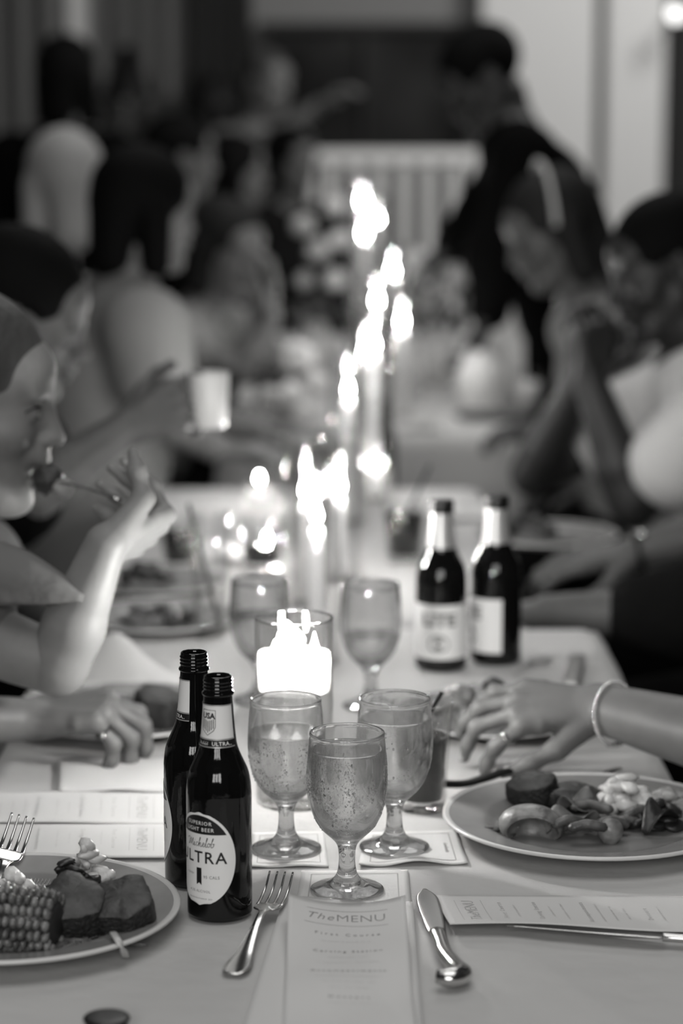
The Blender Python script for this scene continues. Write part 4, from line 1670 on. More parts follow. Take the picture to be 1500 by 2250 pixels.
def leaf(name, label, cat, loc, L, W, seed, m, rz, curl=0.012):
    def fn(u, v):
        x = (u - .5) * W * math.sin(PI * min(1, max(.06, v * 0.94 + .04))) ** .6
        return Vector((x, v * L, 0.002 + curl * abs(u - .5) * 2 * (.5 + .5 * math.sin(v * 7 + seed + u * 2)) + curl * 0.8 * math.sin(PI * v)))
    o = obj(name, slab(fn, 10, 14, 0.0008), m, None, loc, rz)
    return tag(o, label, cat)


# left plate
PL = at_z(29, 2033, 0.7510)
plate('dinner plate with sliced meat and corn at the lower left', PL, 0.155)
_z = PL.z + 0.0070
slab_food('meat_slice', 'thick slice of roast meat with charred crust, left of the pair beside the corn', 'meat', on(162, 2046, _z, .006), 0.030, 0.030, 0.036, 2, tilt=(R(24), R(-4)), rz=R(12), grp='slices of roast meat')
slab_food('meat_slice', 'thick slice of roast meat with charred crust, right of the pair near the plate edge', 'meat', on(276, 2042, _z, .006), 0.030, 0.030, 0.033, 5, tilt=(R(24), R(6)), rz=R(-24), grp='slices of roast meat')
corn('grilled corn cob piece on the lower left plate', on(30, 2076, _z, 0.0245), R(-16))
heap('coleslaw', 'pale creamy slaw behind the meat slices on the lower left plate', 'salad', at_z(196, 1990, _z), 34, 'slaw', 3, (0.030, 0.014), 0.062, (0.010, 0.007, 0.005))
heap('dark_greens', 'dark wilted greens tucked against the slaw on the lower left plate', 'greens', at_z(166, 2006, _z), 30, 'leaf_dark', 8, (0.028, 0.010), 0.062, (0.011, 0.007, 0.004))
heap('potato_salad', 'white creamy salad at the left end of the corn cob', 'salad', at_z(2, 2005, _z), 24, 'slaw', 13, (0.032, 0.020), 0.040, (0.011, 0.009, 0.006))
heap('onion_shreds', 'thin dark onion shreds along the front of the lower left plate', 'onion', at_z(205, 2082, _z), 18, 'veg', 17, (0.040, 0.010), 0.006, (0.013, 0.0025, 0.0022))
tag(obj('onion_strip', loft(spline([at_z(248, 2048, PL.z + .022), at_z(258, 2064, PL.z + .024), at_z(270, 2085, PL.z + .017), at_z(276, 2104, PL.z + .004)], 5), 0.0034, 0.0008, n=10), 'onion'), 'pale onion strip hanging over the front rim of the lower left plate', 'onion')
pf = thing('dinner_fork', 'silver fork with tines up at the left edge above the corn', 'fork')
_q, _p = at_y(44, 1828, 2.330), at_y(-52, 2066, 2.165)
_L = place(pf, _p, _q)
fork_parts(pf, _L)
pf.rotation_euler.y = R(14)

# right plate
PRC = at_z(1298, 1828, 0.7510)
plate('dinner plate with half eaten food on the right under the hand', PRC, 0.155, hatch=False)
_z = PRC.z + 0.0068
slab_food('meat_slice', 'dark cooked meat at the back of the right plate under the knife', 'meat', on(1170, 1768, _z, .002), 0.026, 0.018, 0.030, 8, top='meat', side='crust', tilt=(R(20), R(-8)), rz=R(-6), grp='slices of roast meat')
slab_food('meat_slice', 'smaller dark meat piece right of the meat under the knife', 'meat', on(1262, 1776, _z, .002), 0.030, 0.018, 0.020, 14, top='meat', side='crust', tilt=(R(26), R(10)), rz=R(14), grp='slices of roast meat')
# hollowed pepper half
_c = on(1166, 1842, _z, 0.014)
_pp = [ell((0, 0, 0), (0.034, 0.022, 0.022)), ell((0.004, -0.010, -0.006), (0.026, 0.022, 0.018), sub=True, k=0.004)]
_m = np_mesh('pepper_half', [sdf_mesh([_pp], 0.0014, k=0.003)])
tag(obj('pepper_half', _m, 'veg_pale', None, _c, R(-16)), 'hollow pale roasted pepper half at the left front of the right plate', 'vegetable')
heap('potato_salad', 'white chunky salad heap at the back of the right plate', 'salad', at_z(1372, 1790, _z), 40, 'slaw', 21, (0.034, 0.022), 0.034, (0.011, 0.008, 0.006))
_rnd = random.Random(5)
for _i, (_x, _y, _a, _l) in enumerate(((1262, 1832, 10, .040), (1278, 1842, -14, .044), (1246, 1846, 24, .036), (1320, 1820, 30, .044), (1340, 1836, 8, .040), (1300, 1812, -28, .046), (1372, 1822, 18, .044), (1400, 1812, 36, .048), (1290, 1856, 4, .040), (1236, 1822, 40, .038))):
    _c = on(_x, _y + 2, _z, 0.006 + 0.006 * (_i % 3))
    _h = Vector((math.cos(R(_a)), math.sin(R(_a)), 0.05 * (_i % 2))) * _l / 2
    tag(obj('vegetable_strip', loft(spline([_c - _h, _c - _h * .5 + Vector((0, 0, .003)), _c + Vector((0, 0, .005)), _c + _h * .6 + Vector((0, 0, .002)), _c + _h], 3), [0.003] + [0.0062] * 11 + [0.003], [0.002] + [0.0048] * 11 + [0.002], n=10), 'veg' if _i % 3 else 'veg_pale'),
        ('dark' if _i % 3 else 'pale') + ' roasted vegetable strip in the middle heap of the right plate', 'vegetable', 'roasted vegetable strips in the heap')
_t = obj('potato_cube', xf(blob((0.0135, 0.011, 0.014), 4, .12, 1.2, 3), on(1340, 1852, _z, 0.012), 0.3), 'veg_pale')
tag(_t, 'pale square potato chunk at the front of the right plate', 'potato')
_t = obj('onion_ring', blob((0.0115, 0.008, 0.009), 6, .1, 1.2, 3, on(1122, 1832, _z, 0.009)), 'onion')
tag(_t, 'small shiny onion piece at the left front of the right plate', 'onion')
heap('dark_greens', 'dark dressed greens at the right of the right plate', 'greens', at_z(1440, 1812, _z), 26, 'leaf_dark', 31, (0.036, 0.022), 0.020, (0.013, 0.008, 0.004))
heap('bread_crumbs', 'pale shredded scraps at the far right edge of the right plate', 'salad', at_z(1470, 1778, _z), 26, 'bread', 37, (0.030, 0.020), 0.018, (0.010, 0.007, 0.005))
heap('leaf_scraps', 'thin shredded scraps at the left of the right plate', 'salad', at_z(1090, 1830, _z), 14, 'veg', 41, (0.030, 0.012), 0.008, (0.013, 0.003, 0.002))
for _i, (_x, _y, _L2, _W2, _a, _mm, _lb) in enumerate(((1200, 1842, .060, .034, -70, 'veg_pale', 'curled pale lettuce leaf beside the roasted pepper'), (1330, 1812, .055, .036, 60, 'veg', 'darker lettuce leaf behind the roasted strips'),
        (1420, 1842, .060, .034, -40, 'leaf_dark', 'dark lettuce leaf at the front right of the right plate'))):
    leaf('lettuce_leaf', _lb, 'lettuce', on(_x, _y, _z, .003), _L2, _W2, _i * 2.1, _mm, R(_a), .016)
# knife and dark handled fork resting on the right plate
tk = thing('table_knife', 'dull table knife lying across the back of the right plate', 'knife')
_p, _q = at_y(1190, 1745, 2.60), at_y(1362, 1690, 2.66)
_L = place(tk, _p, _q)
obj('blade', loft(spline([(0, 0, 0), (0, .02, .0005), (0, _L * .5, .001), (0, _L * .88, .0005), (0.002, _L, 0)], 4), [p[0] for p in smooth_prof([(.004, 0), (.006, 1), (.0085, 2), (.0105, 3), (.003, 4)], 4)], 0.0012, n=12, power=2.5), 'steel_brushed', tk)
tk.rotation_euler.y = R(-38)
df = thing('black_handled_fork', 'black handled fork resting on the left rim of the right plate', 'fork')
_pts = [at_y(968, 1722, 2.56), at_y(1020, 1722, 2.575), at_y(1070, 1708, 2.59), at_y(1110, 1696, 2.605), at_y(1160, 1692, 2.62)]
obj('handle', loft(spline(_pts, 5), [0.0062] * 15 + [0.0052, .005, .0052, .006, .007, .005], [0.0042] * 21, n=12), 'black_plastic', df)
for _k in range(4):
    _o = Vector((0.0, 0.006 * _k - 0.008, 0))
    obj('tine', loft(spline([at_y(1068, 1716, 2.585) + _o, at_y(1095, 1745, 2.575) + _o, at_y(1130, 1762, 2.57) + _o, at_y(1165, 1764, 2.57) + _o], 4), 0.0016, 0.0012, n=8), 'black_plastic', df)

# ------------------------------------------------------------------ tumbler with dark drink and straw
def tumbler(label, loc, h, r0, r1, level, drink, straw=None, grp='drink tumblers', thick=0.0022):
    t = thing('drink_tumbler', label, 'glass', loc, 0, grp)
    obj('glass', lathe([(0, 0), (r0 * .94, 0), (r0, .002), (r1, h), (r1 - .0010, h + .0008), (r1 - thick, h), (r0 - thick, .012), (0, .011)], 40), 'thin_glass', t)
    if level:
        rl = r0 + (r1 - r0) * level / h - thick - .0003
        obj('drink', lathe([(0, .0115), (r0 - thick - .0006, .0122), (rl, level), (0, level)], 40), drink, t)
    if straw:
        s = thing('drinking_straw', straw[0], 'straw', loc)
        a, b_ = Vector(straw[1]), Vector(straw[2])
        obj('straw_tube', tube([a, a.lerp(b_, .5), b_], 0.0028, 10), 'straw_black', s)
    return t


_tp = at_z(926, 1775)
tumbler('tumbler of dark drink behind the right goblet', _tp, 0.118, 0.0250, 0.0335, 0.080, 'drink_grey',
        ('black straw leaning out of the tumbler behind the right goblet', (-0.006, 0.0, 0.082), (0.021, 0.004, 0.128)))
for _i, (_dx, _dy, _s) in enumerate(((.008, -.008, 1.0), (-.010, .006, .9), (.004, .012, .95), (.014, .004, .8))):
    _b = box(-.010 * _s, .010 * _s, -.010 * _s, .010 * _s, -.009, .009, .003)
    tag(obj('ice_cube', xf(_b, (0, 0, 0), .5 * _i, .3 * _i), 'thin_glass', None, _tp + Vector((_dx * .6, _dy * .6, 0.090 + .006 * (_i % 2)))), 'clear ice cube floating in the straw tumbler behind the right goblet', 'ice cube', 'ice cubes in the straw tumbler')


# ------------------------------------------------------------------ people
def nails(res, jidx, n, m='nail', r=0.0062):
    """small nail plates on the finger tips"""
    for ji, jt in jidx:
        a, b_ = jt[-2], jt[-1]
        d = (b_ - a).normalized()
        nn = (Vector(n) - d * Vector(n).dot(d)).normalized()
        s = d.cross(nn)
        V, F = blob((1, 1, 1), 1, 0, 1, 2)
        rr = r if ji < 4 else r * 1.3
        tip = 0.0056 if ji < 4 else 0.0068
        V = [b_ + res['off'] + d * (v[1] * rr * 1.25 - rr * .2) + s * (v[0] * rr * .82) + nn * (tip + v[2] * .0012 - abs(v[0]) * .0016) for v in V]
        obj('fingernail', (V, F), m, res['root'])


def band_ring(res, jt, t, r, m='ring_metal', w_=0.0012, seg=(0, 1)):
    a, b_ = jt[seg[0]], jt[seg[1]]
    c = a.lerp(b_, t)
    return obj('finger_ring', ring(c + res['off'], (b_ - a), r, w_), m, res['root'])


# --- woman in profile eating, left
_y = 2.83
hc = at_y(-62, 872, _y)
ne = Vector((hc.x - 0.055, _y, hc.z - 0.165))
el = at_y(128, 1462, 2.63)
wr = at_y(232, 1196, 2.62)
W = person('woman in profile at left biting food from a fork, her hair tied back', dict(
    pelvis=(ne.x - 0.16, _y, 0.54), chest=(ne.x - 0.06, _y, 0.86), neck=ne, head=hc, look=(0.975, -0.04, -0.19), up=(0.2, 0, 1), mouth=1.0,
    skin='skin_fair', hair=('up', 'hair_blond'), top=('cloth_blouse', 'cap', 'blouse'), face=(1, 0, 0), thigh=0.34, build=0.88, hres=0.0032, res=0.008,
    arms=[dict(sh=(ne.x + 0.02, _y + 0.155, ne.z - 0.07), el=(ne.x - 0.02, _y + 0.20, 0.74), wr=(ne.x + 0.10, _y + 0.10, 0.66), hand=dict(d=(1, -.2, -.1), n=(0, 0, -1), right=False)),
          dict(sh=(ne.x + 0.03, _y - 0.155, ne.z - 0.07), el=el, wr=wr, r=0.98, res=0.0026,
               hand=dict(d=(.52, .84, .02), n=(-.59, .40, .68), right=True, curls=((70, 28, 14), (72, 30, 16), (74, 34, 18), (76, 38, 20)), spread=(.10, .03, -.06, -.14), thumb=(.25, .30, .90), slim=.95, sc=.98))]))
# loose sleeve tip over her near arm
_t = [at_y(-175, 1262, 2.66), at_y(0, 1262, 2.63), at_y(110, 1290, 2.61), at_y(186, 1314, 2.60)]
obj('sleeve_flap', loft([p + W['off'] for p in spline(_t, 5)], [.052 - .0031 * i for i in range(16)], [.044 - .0024 * i for i in range(16)], up=(0, -1, .2), n=16), 'cloth_blouse', W['root'])
# her fork with a bite of food
fw = thing('dinner_fork', 'fork lifted to the mouth of the eating woman', 'fork')
_p, _q = at_y(262, 1098, 2.66), at_y(112, 1050, 2.80)
_L = place(fw, _p, _q)
obj('handle', loft(spline([(0, 0, 0), (0, _L * .3, .001), (0, _L * .6, 0), (0, _L, -.001)], 4), [.004, .004, .0038, .0035, .003, .003, .003, .003, .0035, .004, .006, .008, .009], .0012, n=10), 'steel', fw)
tag(obj('meat_bite', blob((.018, .015, .020), 3, .3, 1.5, 3, at_y(104, 1052, 2.80)), 'meat'), 'dark bite of meat at the eating woman\'s lips', 'meat')
tag(obj('bread_bite', blob((.013, .010, .011), 5, .3, 1.5, 3, at_y(140, 1072, 2.78)), 'bread'), 'small pale bite stuck on the lifted fork', 'bread')

# --- person outside the left edge, hand over a plate
_y = 2.40
wr = at_y(62, 1580, 2.70)
el = Vector((-0.57, 2.56, 0.835))
ne = Vector((-0.80, _y, 1.06))
H = person('person at the far left edge reaching a ringed hand over a plate', dict(
    pelvis=(-0.88, _y, 0.54), chest=(-0.84, _y, 0.88), neck=ne, head=(-0.77, _y, 1.24), look=(1, 0.1, -0.15), skin='skin_light', hair=('long', 'hair_brown'),
    top=('cloth_grey', 'cap', 'blouse'), face=(1, 0, 0), thigh=.3, build=.9, hres=.006, res=.011,
    arms=[dict(sh=(-0.78, _y - .16, .99), el=el, wr=wr, res=0.0026,
               hand=dict(d=(.96, 0.0, .12), n=(.12, .18, -.97), right=True, curls=((34, 48, 20), (40, 52, 22), (52, 50, 24), (60, 46, 24)), spread=(.10, .02, -.08, -.2), thumb=(.75, .35, .55), slim=1.02)),
          dict(sh=(-0.78, _y + .16, .99), el=(-0.84, _y + .2, .74), wr=(-0.66, _y + .12, .62), hand=dict(d=(1, 0, 0), n=(0, 0, -1), right=False))]))
band_ring(H, H['joints'][0][3], .45, .0094, 'watch_dark', .0020)
_b = H['joints'][0][3]
obj('ring_stone', blob((.004, .004, .004), 2, 0, 1, 2, _b[0].lerp(_b[1], .45) + Vector((0, -.010, -.002)) + H['off']), 'silver', H['root'])

# --- woman outside the right edge, hand with ring and beaded bracelet
_y = 2.86
wr = at_y(1318, 1556, 2.655)
el = at_y(1760, 1675, 2.45)
ne = Vector((0.78, 2.36, 1.08))
B = person('person at the right edge reaching a hand with ring and beaded bracelet over the plate', dict(
    pelvis=(0.86, 2.36, 0.54), chest=(0.82, 2.36, 0.88), neck=ne, head=(0.75, 2.36, 1.25), look=(-1, 0, -0.2), skin='skin_light', hair=('long', 'hair_brown'),
    top=('cloth_grey', 'cap', 'blouse'), face=(-1, 0, 0), thigh=.3, build=.92, hres=.006, res=.011,
    arms=[dict(sh=(0.77, 2.19, 1.0), el=(.80, 2.12, .76), wr=(.64, 2.16, .62), hand=dict(d=(-1, .1, 0), n=(0, 0, -1), right=False)),
          dict(sh=(0.75, 2.53, 1.0), el=el, wr=wr, r=1.14, res=0.0019,
               hand=dict(d=(-.985, -.02, .02), n=(-.10, .50, -.86), right=True, curls=((52, 22, 8), (28, 46, 10), (18, 40, 18), (16, 34, 16)), spread=(.02, .0, -.04, -.12), thumb=(.80, .34, .26), tcurl=(0, 6), slim=.92, sc=1.04))]))
jt = B['joints'][1]
band_ring(B, jt[0], .48, .0094, 'ring_metal', .0013)
obj('ring_stone', blob((.0035, .0035, .0035), 2, 0, 1, 2, jt[0][0].lerp(jt[0][1], .48) + Vector((-.006, -.0075, .004)) + B['off']), 'silver', B['root'])
nails(B, [(0, jt[0]), (1, jt[1])], (-.6, -.5, .6))
nails(B, [(4, jt[4])], (-.3, -.6, .75))
_ax = (wr - el).normalized()
_c = wr - _ax * 0.022
_a = Vector((0, 0, 1)) - _ax * _ax.z
_a.normalize()
_b = _ax.cross(_a)
_beads = []
for _i in range(46):
    _t = 2 * PI * _i / 46
    _p = _c + _a * (.0355 * math.cos(_t) - .002) + _b * .0345 * math.sin(_t) + _ax * (.006 * math.cos(_t)) + B['off']
    _beads.append(blob((.0025, .0025, .0025), 1, 0, 1, 1, _p))
br = obj('bracelet', join(*_beads), 'bead', B['root'])
br['label'] = 'thin bracelet of small bright beads'
obj('bracelet_clasp', loft([_c - _a * .0375 + _b * q * .010 + B['off'] for q in (-1, -.4, .4, 1)], .0026, .0022, n=8), 'bead', B['root'])

# --- man with cup, left
_y = 3.70
hc = at_y(46, 690, _y)
ne = Vector((hc.x - .05, _y, hc.z - .17))
el = at_y(70, 1085, 3.46)
wr = at_y(268, 945, 3.52)
C_ = person('dark haired man at left bending down with a white cup in his hand', dict(
    pelvis=(ne.x - .20, _y, .54), chest=(ne.x - .10, _y, .88), neck=ne, head=hc, look=(.92, .06, -.32), up=(.3, 0, 1), skin='skin_mid', hair=('short', 'hair_black'), sc=1.03,
    top=('cloth_black', 'short'), face=(1, 0, 0), hres=.0045,
    arms=[dict(sh=(ne.x + .02, _y + .18, ne.z - .07), el=(ne.x - .03, _y + .2, .78), wr=(ne.x + .08, _y + .08, .66), hand=dict(d=(1, 0, 0), n=(0, 0, -1), right=False)),
          dict(sh=(ne.x + .02, _y - .16, ne.z - .08), el=el, wr=wr, hand=dict(d=(.88, .06, .40), n=(.2, .9, -.3), right=True, curls=((30, 45, 25), (42, 48, 30), (46, 50, 30), (50, 50, 30)), thumb=(.8, .5, .4), sc=1.05))]))
_c = at_y(460, 938, 3.545)
cu = thing('white_cup', 'white cup held up by the man at left', 'cup', _c)
obj('cup_wall', lathe([(0, 0), (.0235, 0), (.0255, .002), (.0300, .080), (.0294, .0812), (.0284, .080), (.0238, .006), (0, .005)], 32), 'cup_white', cu)

# --- man in light shirt, left, seen from behind
_y = 4.95
hc = at_y(322, 462, _y)
ne = Vector((hc.x - .06, _y - .01, hc.z - .16))
person('man in a light shirt with black hair turned away at left', dict(
    pelvis=(ne.x - .10, _y, .54), chest=(ne.x - .03, _y, .90), neck=ne, head=hc, look=(.80, .58, -.12), skin='skin_light', hair=('bob', 'hair_black'), sc=1.03, build=1.1,
    top=('cloth_light', 'short'), face=(1, .2, 0),
    arms=[dict(sh=(ne.x - .09, _y + .16, ne.z - .07), el=(ne.x + .05, _y + .22, .84), wr=(ne.x + .26, _y + .16, .82), hand=dict(d=(1, 0, 0), n=(0, 0, -1), right=False)),
          dict(sh=(ne.x + .07, _y - .17, ne.z - .07), el=at_y(352, 905, _y - .2), wr=at_y(470, 985, _y - .1), hand=dict(d=(1, 0, 0), n=(0, 0, -1), right=True))]))

# --- white haired person behind
_y = 5.55
hc = at_y(138, 412, _y)
ne = Vector((hc.x - .05, _y, hc.z - .16))
person('white haired person in the blur at left, dim beside the black haired man', dict(
    pelvis=(ne.x - .08, _y, .54), chest=(ne.x - .04, _y, .90), neck=ne, head=hc, look=(-.35, .9, -.1), skin='skin_light', hair=('bob', 'hair_white'), sc=1.05,
    top=('cloth_dark', 'long'), face=(1, 0, 0), hres=.006,
    arms=[dict(sh=(ne.x, _y + .17, ne.z - .07), el=(ne.x + .02, _y + .22, .82), wr=(ne.x + .22, _y + .12, .82)), dict(sh=(ne.x, _y - .17, ne.z - .07), el=(ne.x + .02, _y - .22, .82), wr=(ne.x + .22, _y - .12, .82))]))

# --- woman with elbows up beside the flowers
_y = 6.0
hc = at_y(498, 545, _y)
ne = Vector((hc.x - .07, _y, hc.z - .15))
person('woman in a pale top with arms raised beside the left flowers', dict(
    pelvis=(ne.x - .20, _y, .54), chest=(ne.x - .08, _y, .86), neck=ne, head=hc, look=(.75, -.60, -.25), skin='skin_light', hair=('bob', 'hair_brown'), sc=.98, build=.9,
    top=('cloth_light', 'cap', 'blouse'), face=(1, 0, 0), hres=.006,
    arms=[dict(sh=(ne.x + .06, _y + .14, ne.z - .07), el=at_y(600, 850, 6.05), wr=at_y(560, 640, 5.98), hand=dict(d=(-.2, 0, 1), n=(-1, 0, 0), right=False)),
          dict(sh=(ne.x - .04, _y - .15, ne.z - .07), el=at_y(530, 815, 5.82), wr=at_y(596, 700, 5.85), hand=dict(d=(.1, 0, 1), n=(-1, 0, 0), right=True))]))

# --- man with watch, right, mostly outside the frame
_y = 3.66
ne = Vector((.84, _y, 1.10))
wr = at_y(1402, 1212, 3.98)
wl = at_y(1205, 1345, 3.52)
M_ = person('person at the right edge with forearms on the table and a watch', dict(
    pelvis=(.74, _y, .54), chest=(.80, _y, .90), neck=ne, head=(.82, _y, 1.28), look=(-1, 0, -.1), skin='skin_mid', hair=('short', 'hair_black'), top=('cloth_dark', 'roll'), face=(-1, 0, 0), thigh=.36, hres=.006,
    legmat='cloth_black', arms=[dict(sh=(.82, _y - .18, 1.02), el=at_y(1500, 1352, 3.50), wr=wl, hand=dict(d=(-1, .25, -.05), n=(0, 0, -1), right=False, curls=((15, 25, 15),) * 4)),
          dict(sh=(.82, _y + .18, 1.02), el=Vector((.70, 3.94, .83)), wr=wr, r=1.12, hand=dict(d=(-.98, 0, -.14), n=(-.1, .25, -.96), right=True, curls=((10, 22, 15),) * 4, sc=1.1))]))
_ax = (wr - Vector((.70, 3.94, .83))).normalized()
wt = obj('watch_strap', ring(wr - _ax * .004 + M_['off'], _ax, .034, .005, 28, 8), 'watch_dark', M_['root'])
_V, _F = lathe([(0, 0), (.013, 0), (.014, .003), (.012, .007), (0, .0075)], 20)
obj('watch_face', ([Vector(v) * .9 + wr - _ax * .004 + Vector((0, -.014, .030)) + M_['off'] for v in _V], _F), 'silver', M_['root'])

# --- man in white T-shirt with clasped hands, right
_y = 4.45
hc = at_y(1462, 585, _y)
ne = Vector((hc.x + .07, _y, hc.z - .16))
eln, elf = at_y(1392, 1108, 4.36), at_y(1172, 1040, 4.62)
wrn, wrf = at_y(1296, 838, 4.38), at_y(1268, 852, 4.48)
person('man in a white T-shirt at right with hands clasped before his face', dict(
    pelvis=(ne.x + .16, _y, .54), chest=(ne.x + .08, _y, .88), neck=ne, head=hc, look=(-.93, -.10, -.32), up=(-.3, 0, 1), skin='skin_dark', hair=('crop', 'hair_black'), sc=1.06, build=1.15,
    top=('cloth_white', 'short', 't_shirt'), face=(-1, 0, 0),
    arms=[dict(sh=(ne.x + .03, _y - .17, ne.z - .08), el=eln, wr=wrn, r=1.0, hand=dict(d=(.12, .1, .98), n=(-.5, .85, 0), right=False, curls=((45, 60, 40),) * 4, sc=1.08)),
          dict(sh=(ne.x + .03, _y + .18, ne.z - .08), el=elf, wr=wrf, r=1.0, hand=dict(d=(.25, -.05, .95), n=(.3, -.9, 0), right=True, curls=((45, 60, 40),) * 4, sc=1.08))]))

# --- woman with pale headband, right
_y = 5.4
hc = at_y(1212, 505, _y)
ne = Vector((hc.x + .09, _y, hc.z - .16))
K = person('woman with a pale headband over dark hair at right', dict(
    pelvis=(ne.x + .14, _y, .54), chest=(ne.x + .05, _y, .88), neck=ne, head=hc, look=(-.88, -.18, -.42), up=(-.35, 0, 1), skin='skin_mid', hair=('bob', 'hair_brown'), sc=1.04,
    top=('cloth_light', 'long', 'blouse'), face=(-1, 0, 0), hres=.005,
    arms=[dict(sh=(ne.x, _y - .16, ne.z - .08), el=at_y(1335, 900, 5.2), wr=at_y(1222, 938, 5.28), hand=dict(d=(-1, 0, 0), n=(0, 0, -1), right=False)),
          dict(sh=(ne.x, _y + .17, ne.z - .08), el=(ne.x + .06, _y + .2, .84), wr=(ne.x + .02, _y + .08, .64), hand=dict(d=(-1, 0, 0), n=(0, 0, -1), right=True))]))
_P = K['P']
_hb = [_P(.088 * math.cos(t), .01 - .045 * math.sin(t), .012 + .122 * math.sin(t)) + K['off'] for t in [PI * i / 20 for i in range(21)]]
obj('headband', loft(_hb, .017, .006, up=K['A'][1], n=10), 'cloth_white', K['root'])

# --- waiter in black leaning over
_y = 6.35
hc = at_y(1060, 175, _y)
ne = at_y(1128, 282, _y)
person('standing waiter in black leaning over the far table', dict(
    pelvis=(.60, _y, .96), chest=at_y(1175, 420, _y), neck=ne, head=hc, look=(-.80, -.10, -.60), up=(-.6, 0, 1), skin='skin_dark', hair=('short', 'hair_black'), sc=1.08, build=1.12, stand=True,
    top=('cloth_black', 'long', 'jacket'), legmat='cloth_black', face=(-1, 0, 0), hres=.006,
    arms=[dict(sh=ne + Vector((.02, -.17, -.07)), el=at_y(1085, 560, 6.1), wr=at_y(1075, 690, 6.0), hand=dict(d=(-.3, 0, -.9), n=(-.9, 0, .3), right=False)),
          dict(sh=ne + Vector((.02, .17, -.07)), el=at_y(1060, 470, 6.5), wr=at_y(990, 540, 6.4), hand=dict(d=(-.8, 0, -.5), n=(0, 0, -1), right=True))]))


# --- figures deep in the background
def figure(label, px, py, Y, look, skin, hair, top, stand, arms=None, lean=0.0, sc=1.0, sleeve='long', side=(0, 1)):
    hc = at_y(px, py, Y)
    f = nv((look[0], look[1], 0))
    sd = Vector((-f.y, f.x, 0))
    ne = hc + f * -.05 + Vector((0, 0, -.165))
    pz = .96 if stand else .54
    pel = Vector((hc.x, hc.y, pz)) - f * lean
    ch = ne.lerp(pel, .42)
    A = arms or [(ne + sd * .24 + Vector((0, 0, -.33)), ne + sd * .2 + f * .16 + Vector((0, 0, -.50))), (ne - sd * .24 + Vector((0, 0, -.33)), ne - sd * .2 + f * .16 + Vector((0, 0, -.50)))]
    return person(label, dict(pelvis=pel, chest=ch, neck=ne, head=hc, look=look, skin=skin, hair=hair, top=(top, sleeve), stand=stand, face=tuple(f), hres=.007, res=.013, ares=.006, sc=sc, eyes=False,
        arms=[dict(sh=ne + sd * .18 + Vector((0, 0, -.07)), el=A[0][0], wr=A[0][1], hand=dict(d=(A[0][1] - A[0][0]), n=(.1, 0, -1) if abs(nv(A[0][1] - A[0][0]).z) < .9 else (1, 0, 0), right=False)),
              dict(sh=ne - sd * .18 + Vector((0, 0, -.07)), el=A[1][0], wr=A[1][1], hand=dict(d=(A[1][1] - A[1][0]), n=(.1, 0, -1) if abs(nv(A[1][1] - A[1][0]).z) < .9 else (1, 0, 0), right=True))]))


_Y = 9.32
figure('pale figure standing in the far blur with one arm bent across', 588, 182, _Y, (.7, -.7, -.1), 'skin_light', ('crop', 'hair_blond'), 'cloth_grey', True,
       arms=[(at_y(575, 318, _Y - .15), at_y(700, 232, _Y - .2)), (at_y(555, 330, _Y + .2), at_y(570, 420, _Y + .2))], sleeve='cap')
figure('dark standing figure at the far upper left', 150, 175, 7.6, (.3, .9, 0), 'skin_dark', ('bob', 'hair_black'), 'cloth_black', True, sc=1.1)
figure('dark haired guest seated in the far blur, left of the pale standing figure', 398, 345, 7.3, (.9, .3, -.1), 'skin_mid', ('short', 'hair_black'), 'cloth_black', False)
figure('black haired guest seated in the far blur behind the woman with raised arms', 518, 375, 8.22, (.9, .2, -.1), 'skin_mid', ('bob', 'hair_black'), 'cloth_dark', False)
figure('black haired guest seated in the far blur just left of the last candle', 640, 355, 8.85, (.6, -.6, -.1), 'skin_mid', ('bob', 'hair_black'), 'cloth_dark', False)


# ------------------------------------------------------------------ table things in the middle distance
goblet('blurred stemmed water goblet left of the floating candle cylinder', at_z(572, 1540), 112, False, 6, GG)
tumbler('short tumbler of black drink left of the hurricane glasses', at_z(575, 1250), 0.085, 0.033, 0.036, 0.036, 'drink_dark')
tumbler('tumbler of black drink left of the foil-neck bottles', at_z(888, 1232), 0.100, 0.031, 0.035, 0.080, 'drink_dark',
        ('black straw in the tumbler left of the foil-neck bottles', (0.004, 0.0, 0.078), (0.042, 0.006, 0.160)))
_tg = at_z(462, 1398)
tumbler('tall clear highball glass with a leaning straw left of the candles', _tg, 0.180, 0.024, 0.029, 0.060, 'water_vase',
        ('dark straw leaning in the tall highball glass', (0.014, 0.0, 0.014), (-0.030, 0.004, 0.192)))
_bt = thing('dark_bottle', 'blurred dark bottle standing beyond the hurricane glasses', 'bottle', at_z(846, 1072))
obj('glass_body', lathe([(r * .72, z * .78) for r, z in BPROF], 32), 'bottle_glass', _bt)
obj('neck', lathe([(.0096, .164), (.0106, .167), (.0096, .170), (.0094, .178), (0, .1785)], 24), 'bottle_glass', _bt)


def crumple(label, c, hx, hy, h, seed, m='napkin_linen', peak=(0, 0)):
    def fn(u, v):
        x, y = (u - .5) * 2 * hx, (v - .5) * 2 * hy
        d = math.hypot((x / hx - peak[0]) / .75, (y / hy - peak[1]) / .75)
        z = h * math.exp(-d * d * 1.7) + .010 * (1 + noise.noise((x * 26 + seed, y * 26, seed))) * (1 - .3 * d) * .8
        z *= min(1, max(0, 1.25 - max(abs(x / hx), abs(y / hy))) * 3)
        return Vector((x + .006 * noise.noise((y * 30, seed, 0)), y + .006 * noise.noise((x * 30, seed, 4)), max(z, 0) + .0036))
    o = obj('linen_napkin', slab(fn, 36, 26, .0025), m, None, c)
    return tag(o, label, 'napkin')


crumple('crumpled white napkin peaked up between the eating woman and the bottles', at_z(318, 1508, TZ), .085, .060, .062, 3, peak=(-.45, -.1))
crumple('flat crumpled white cloth under the eating woman\'s elbow', at_z(150, 1520, TZ), .050, .040, .012, 8)
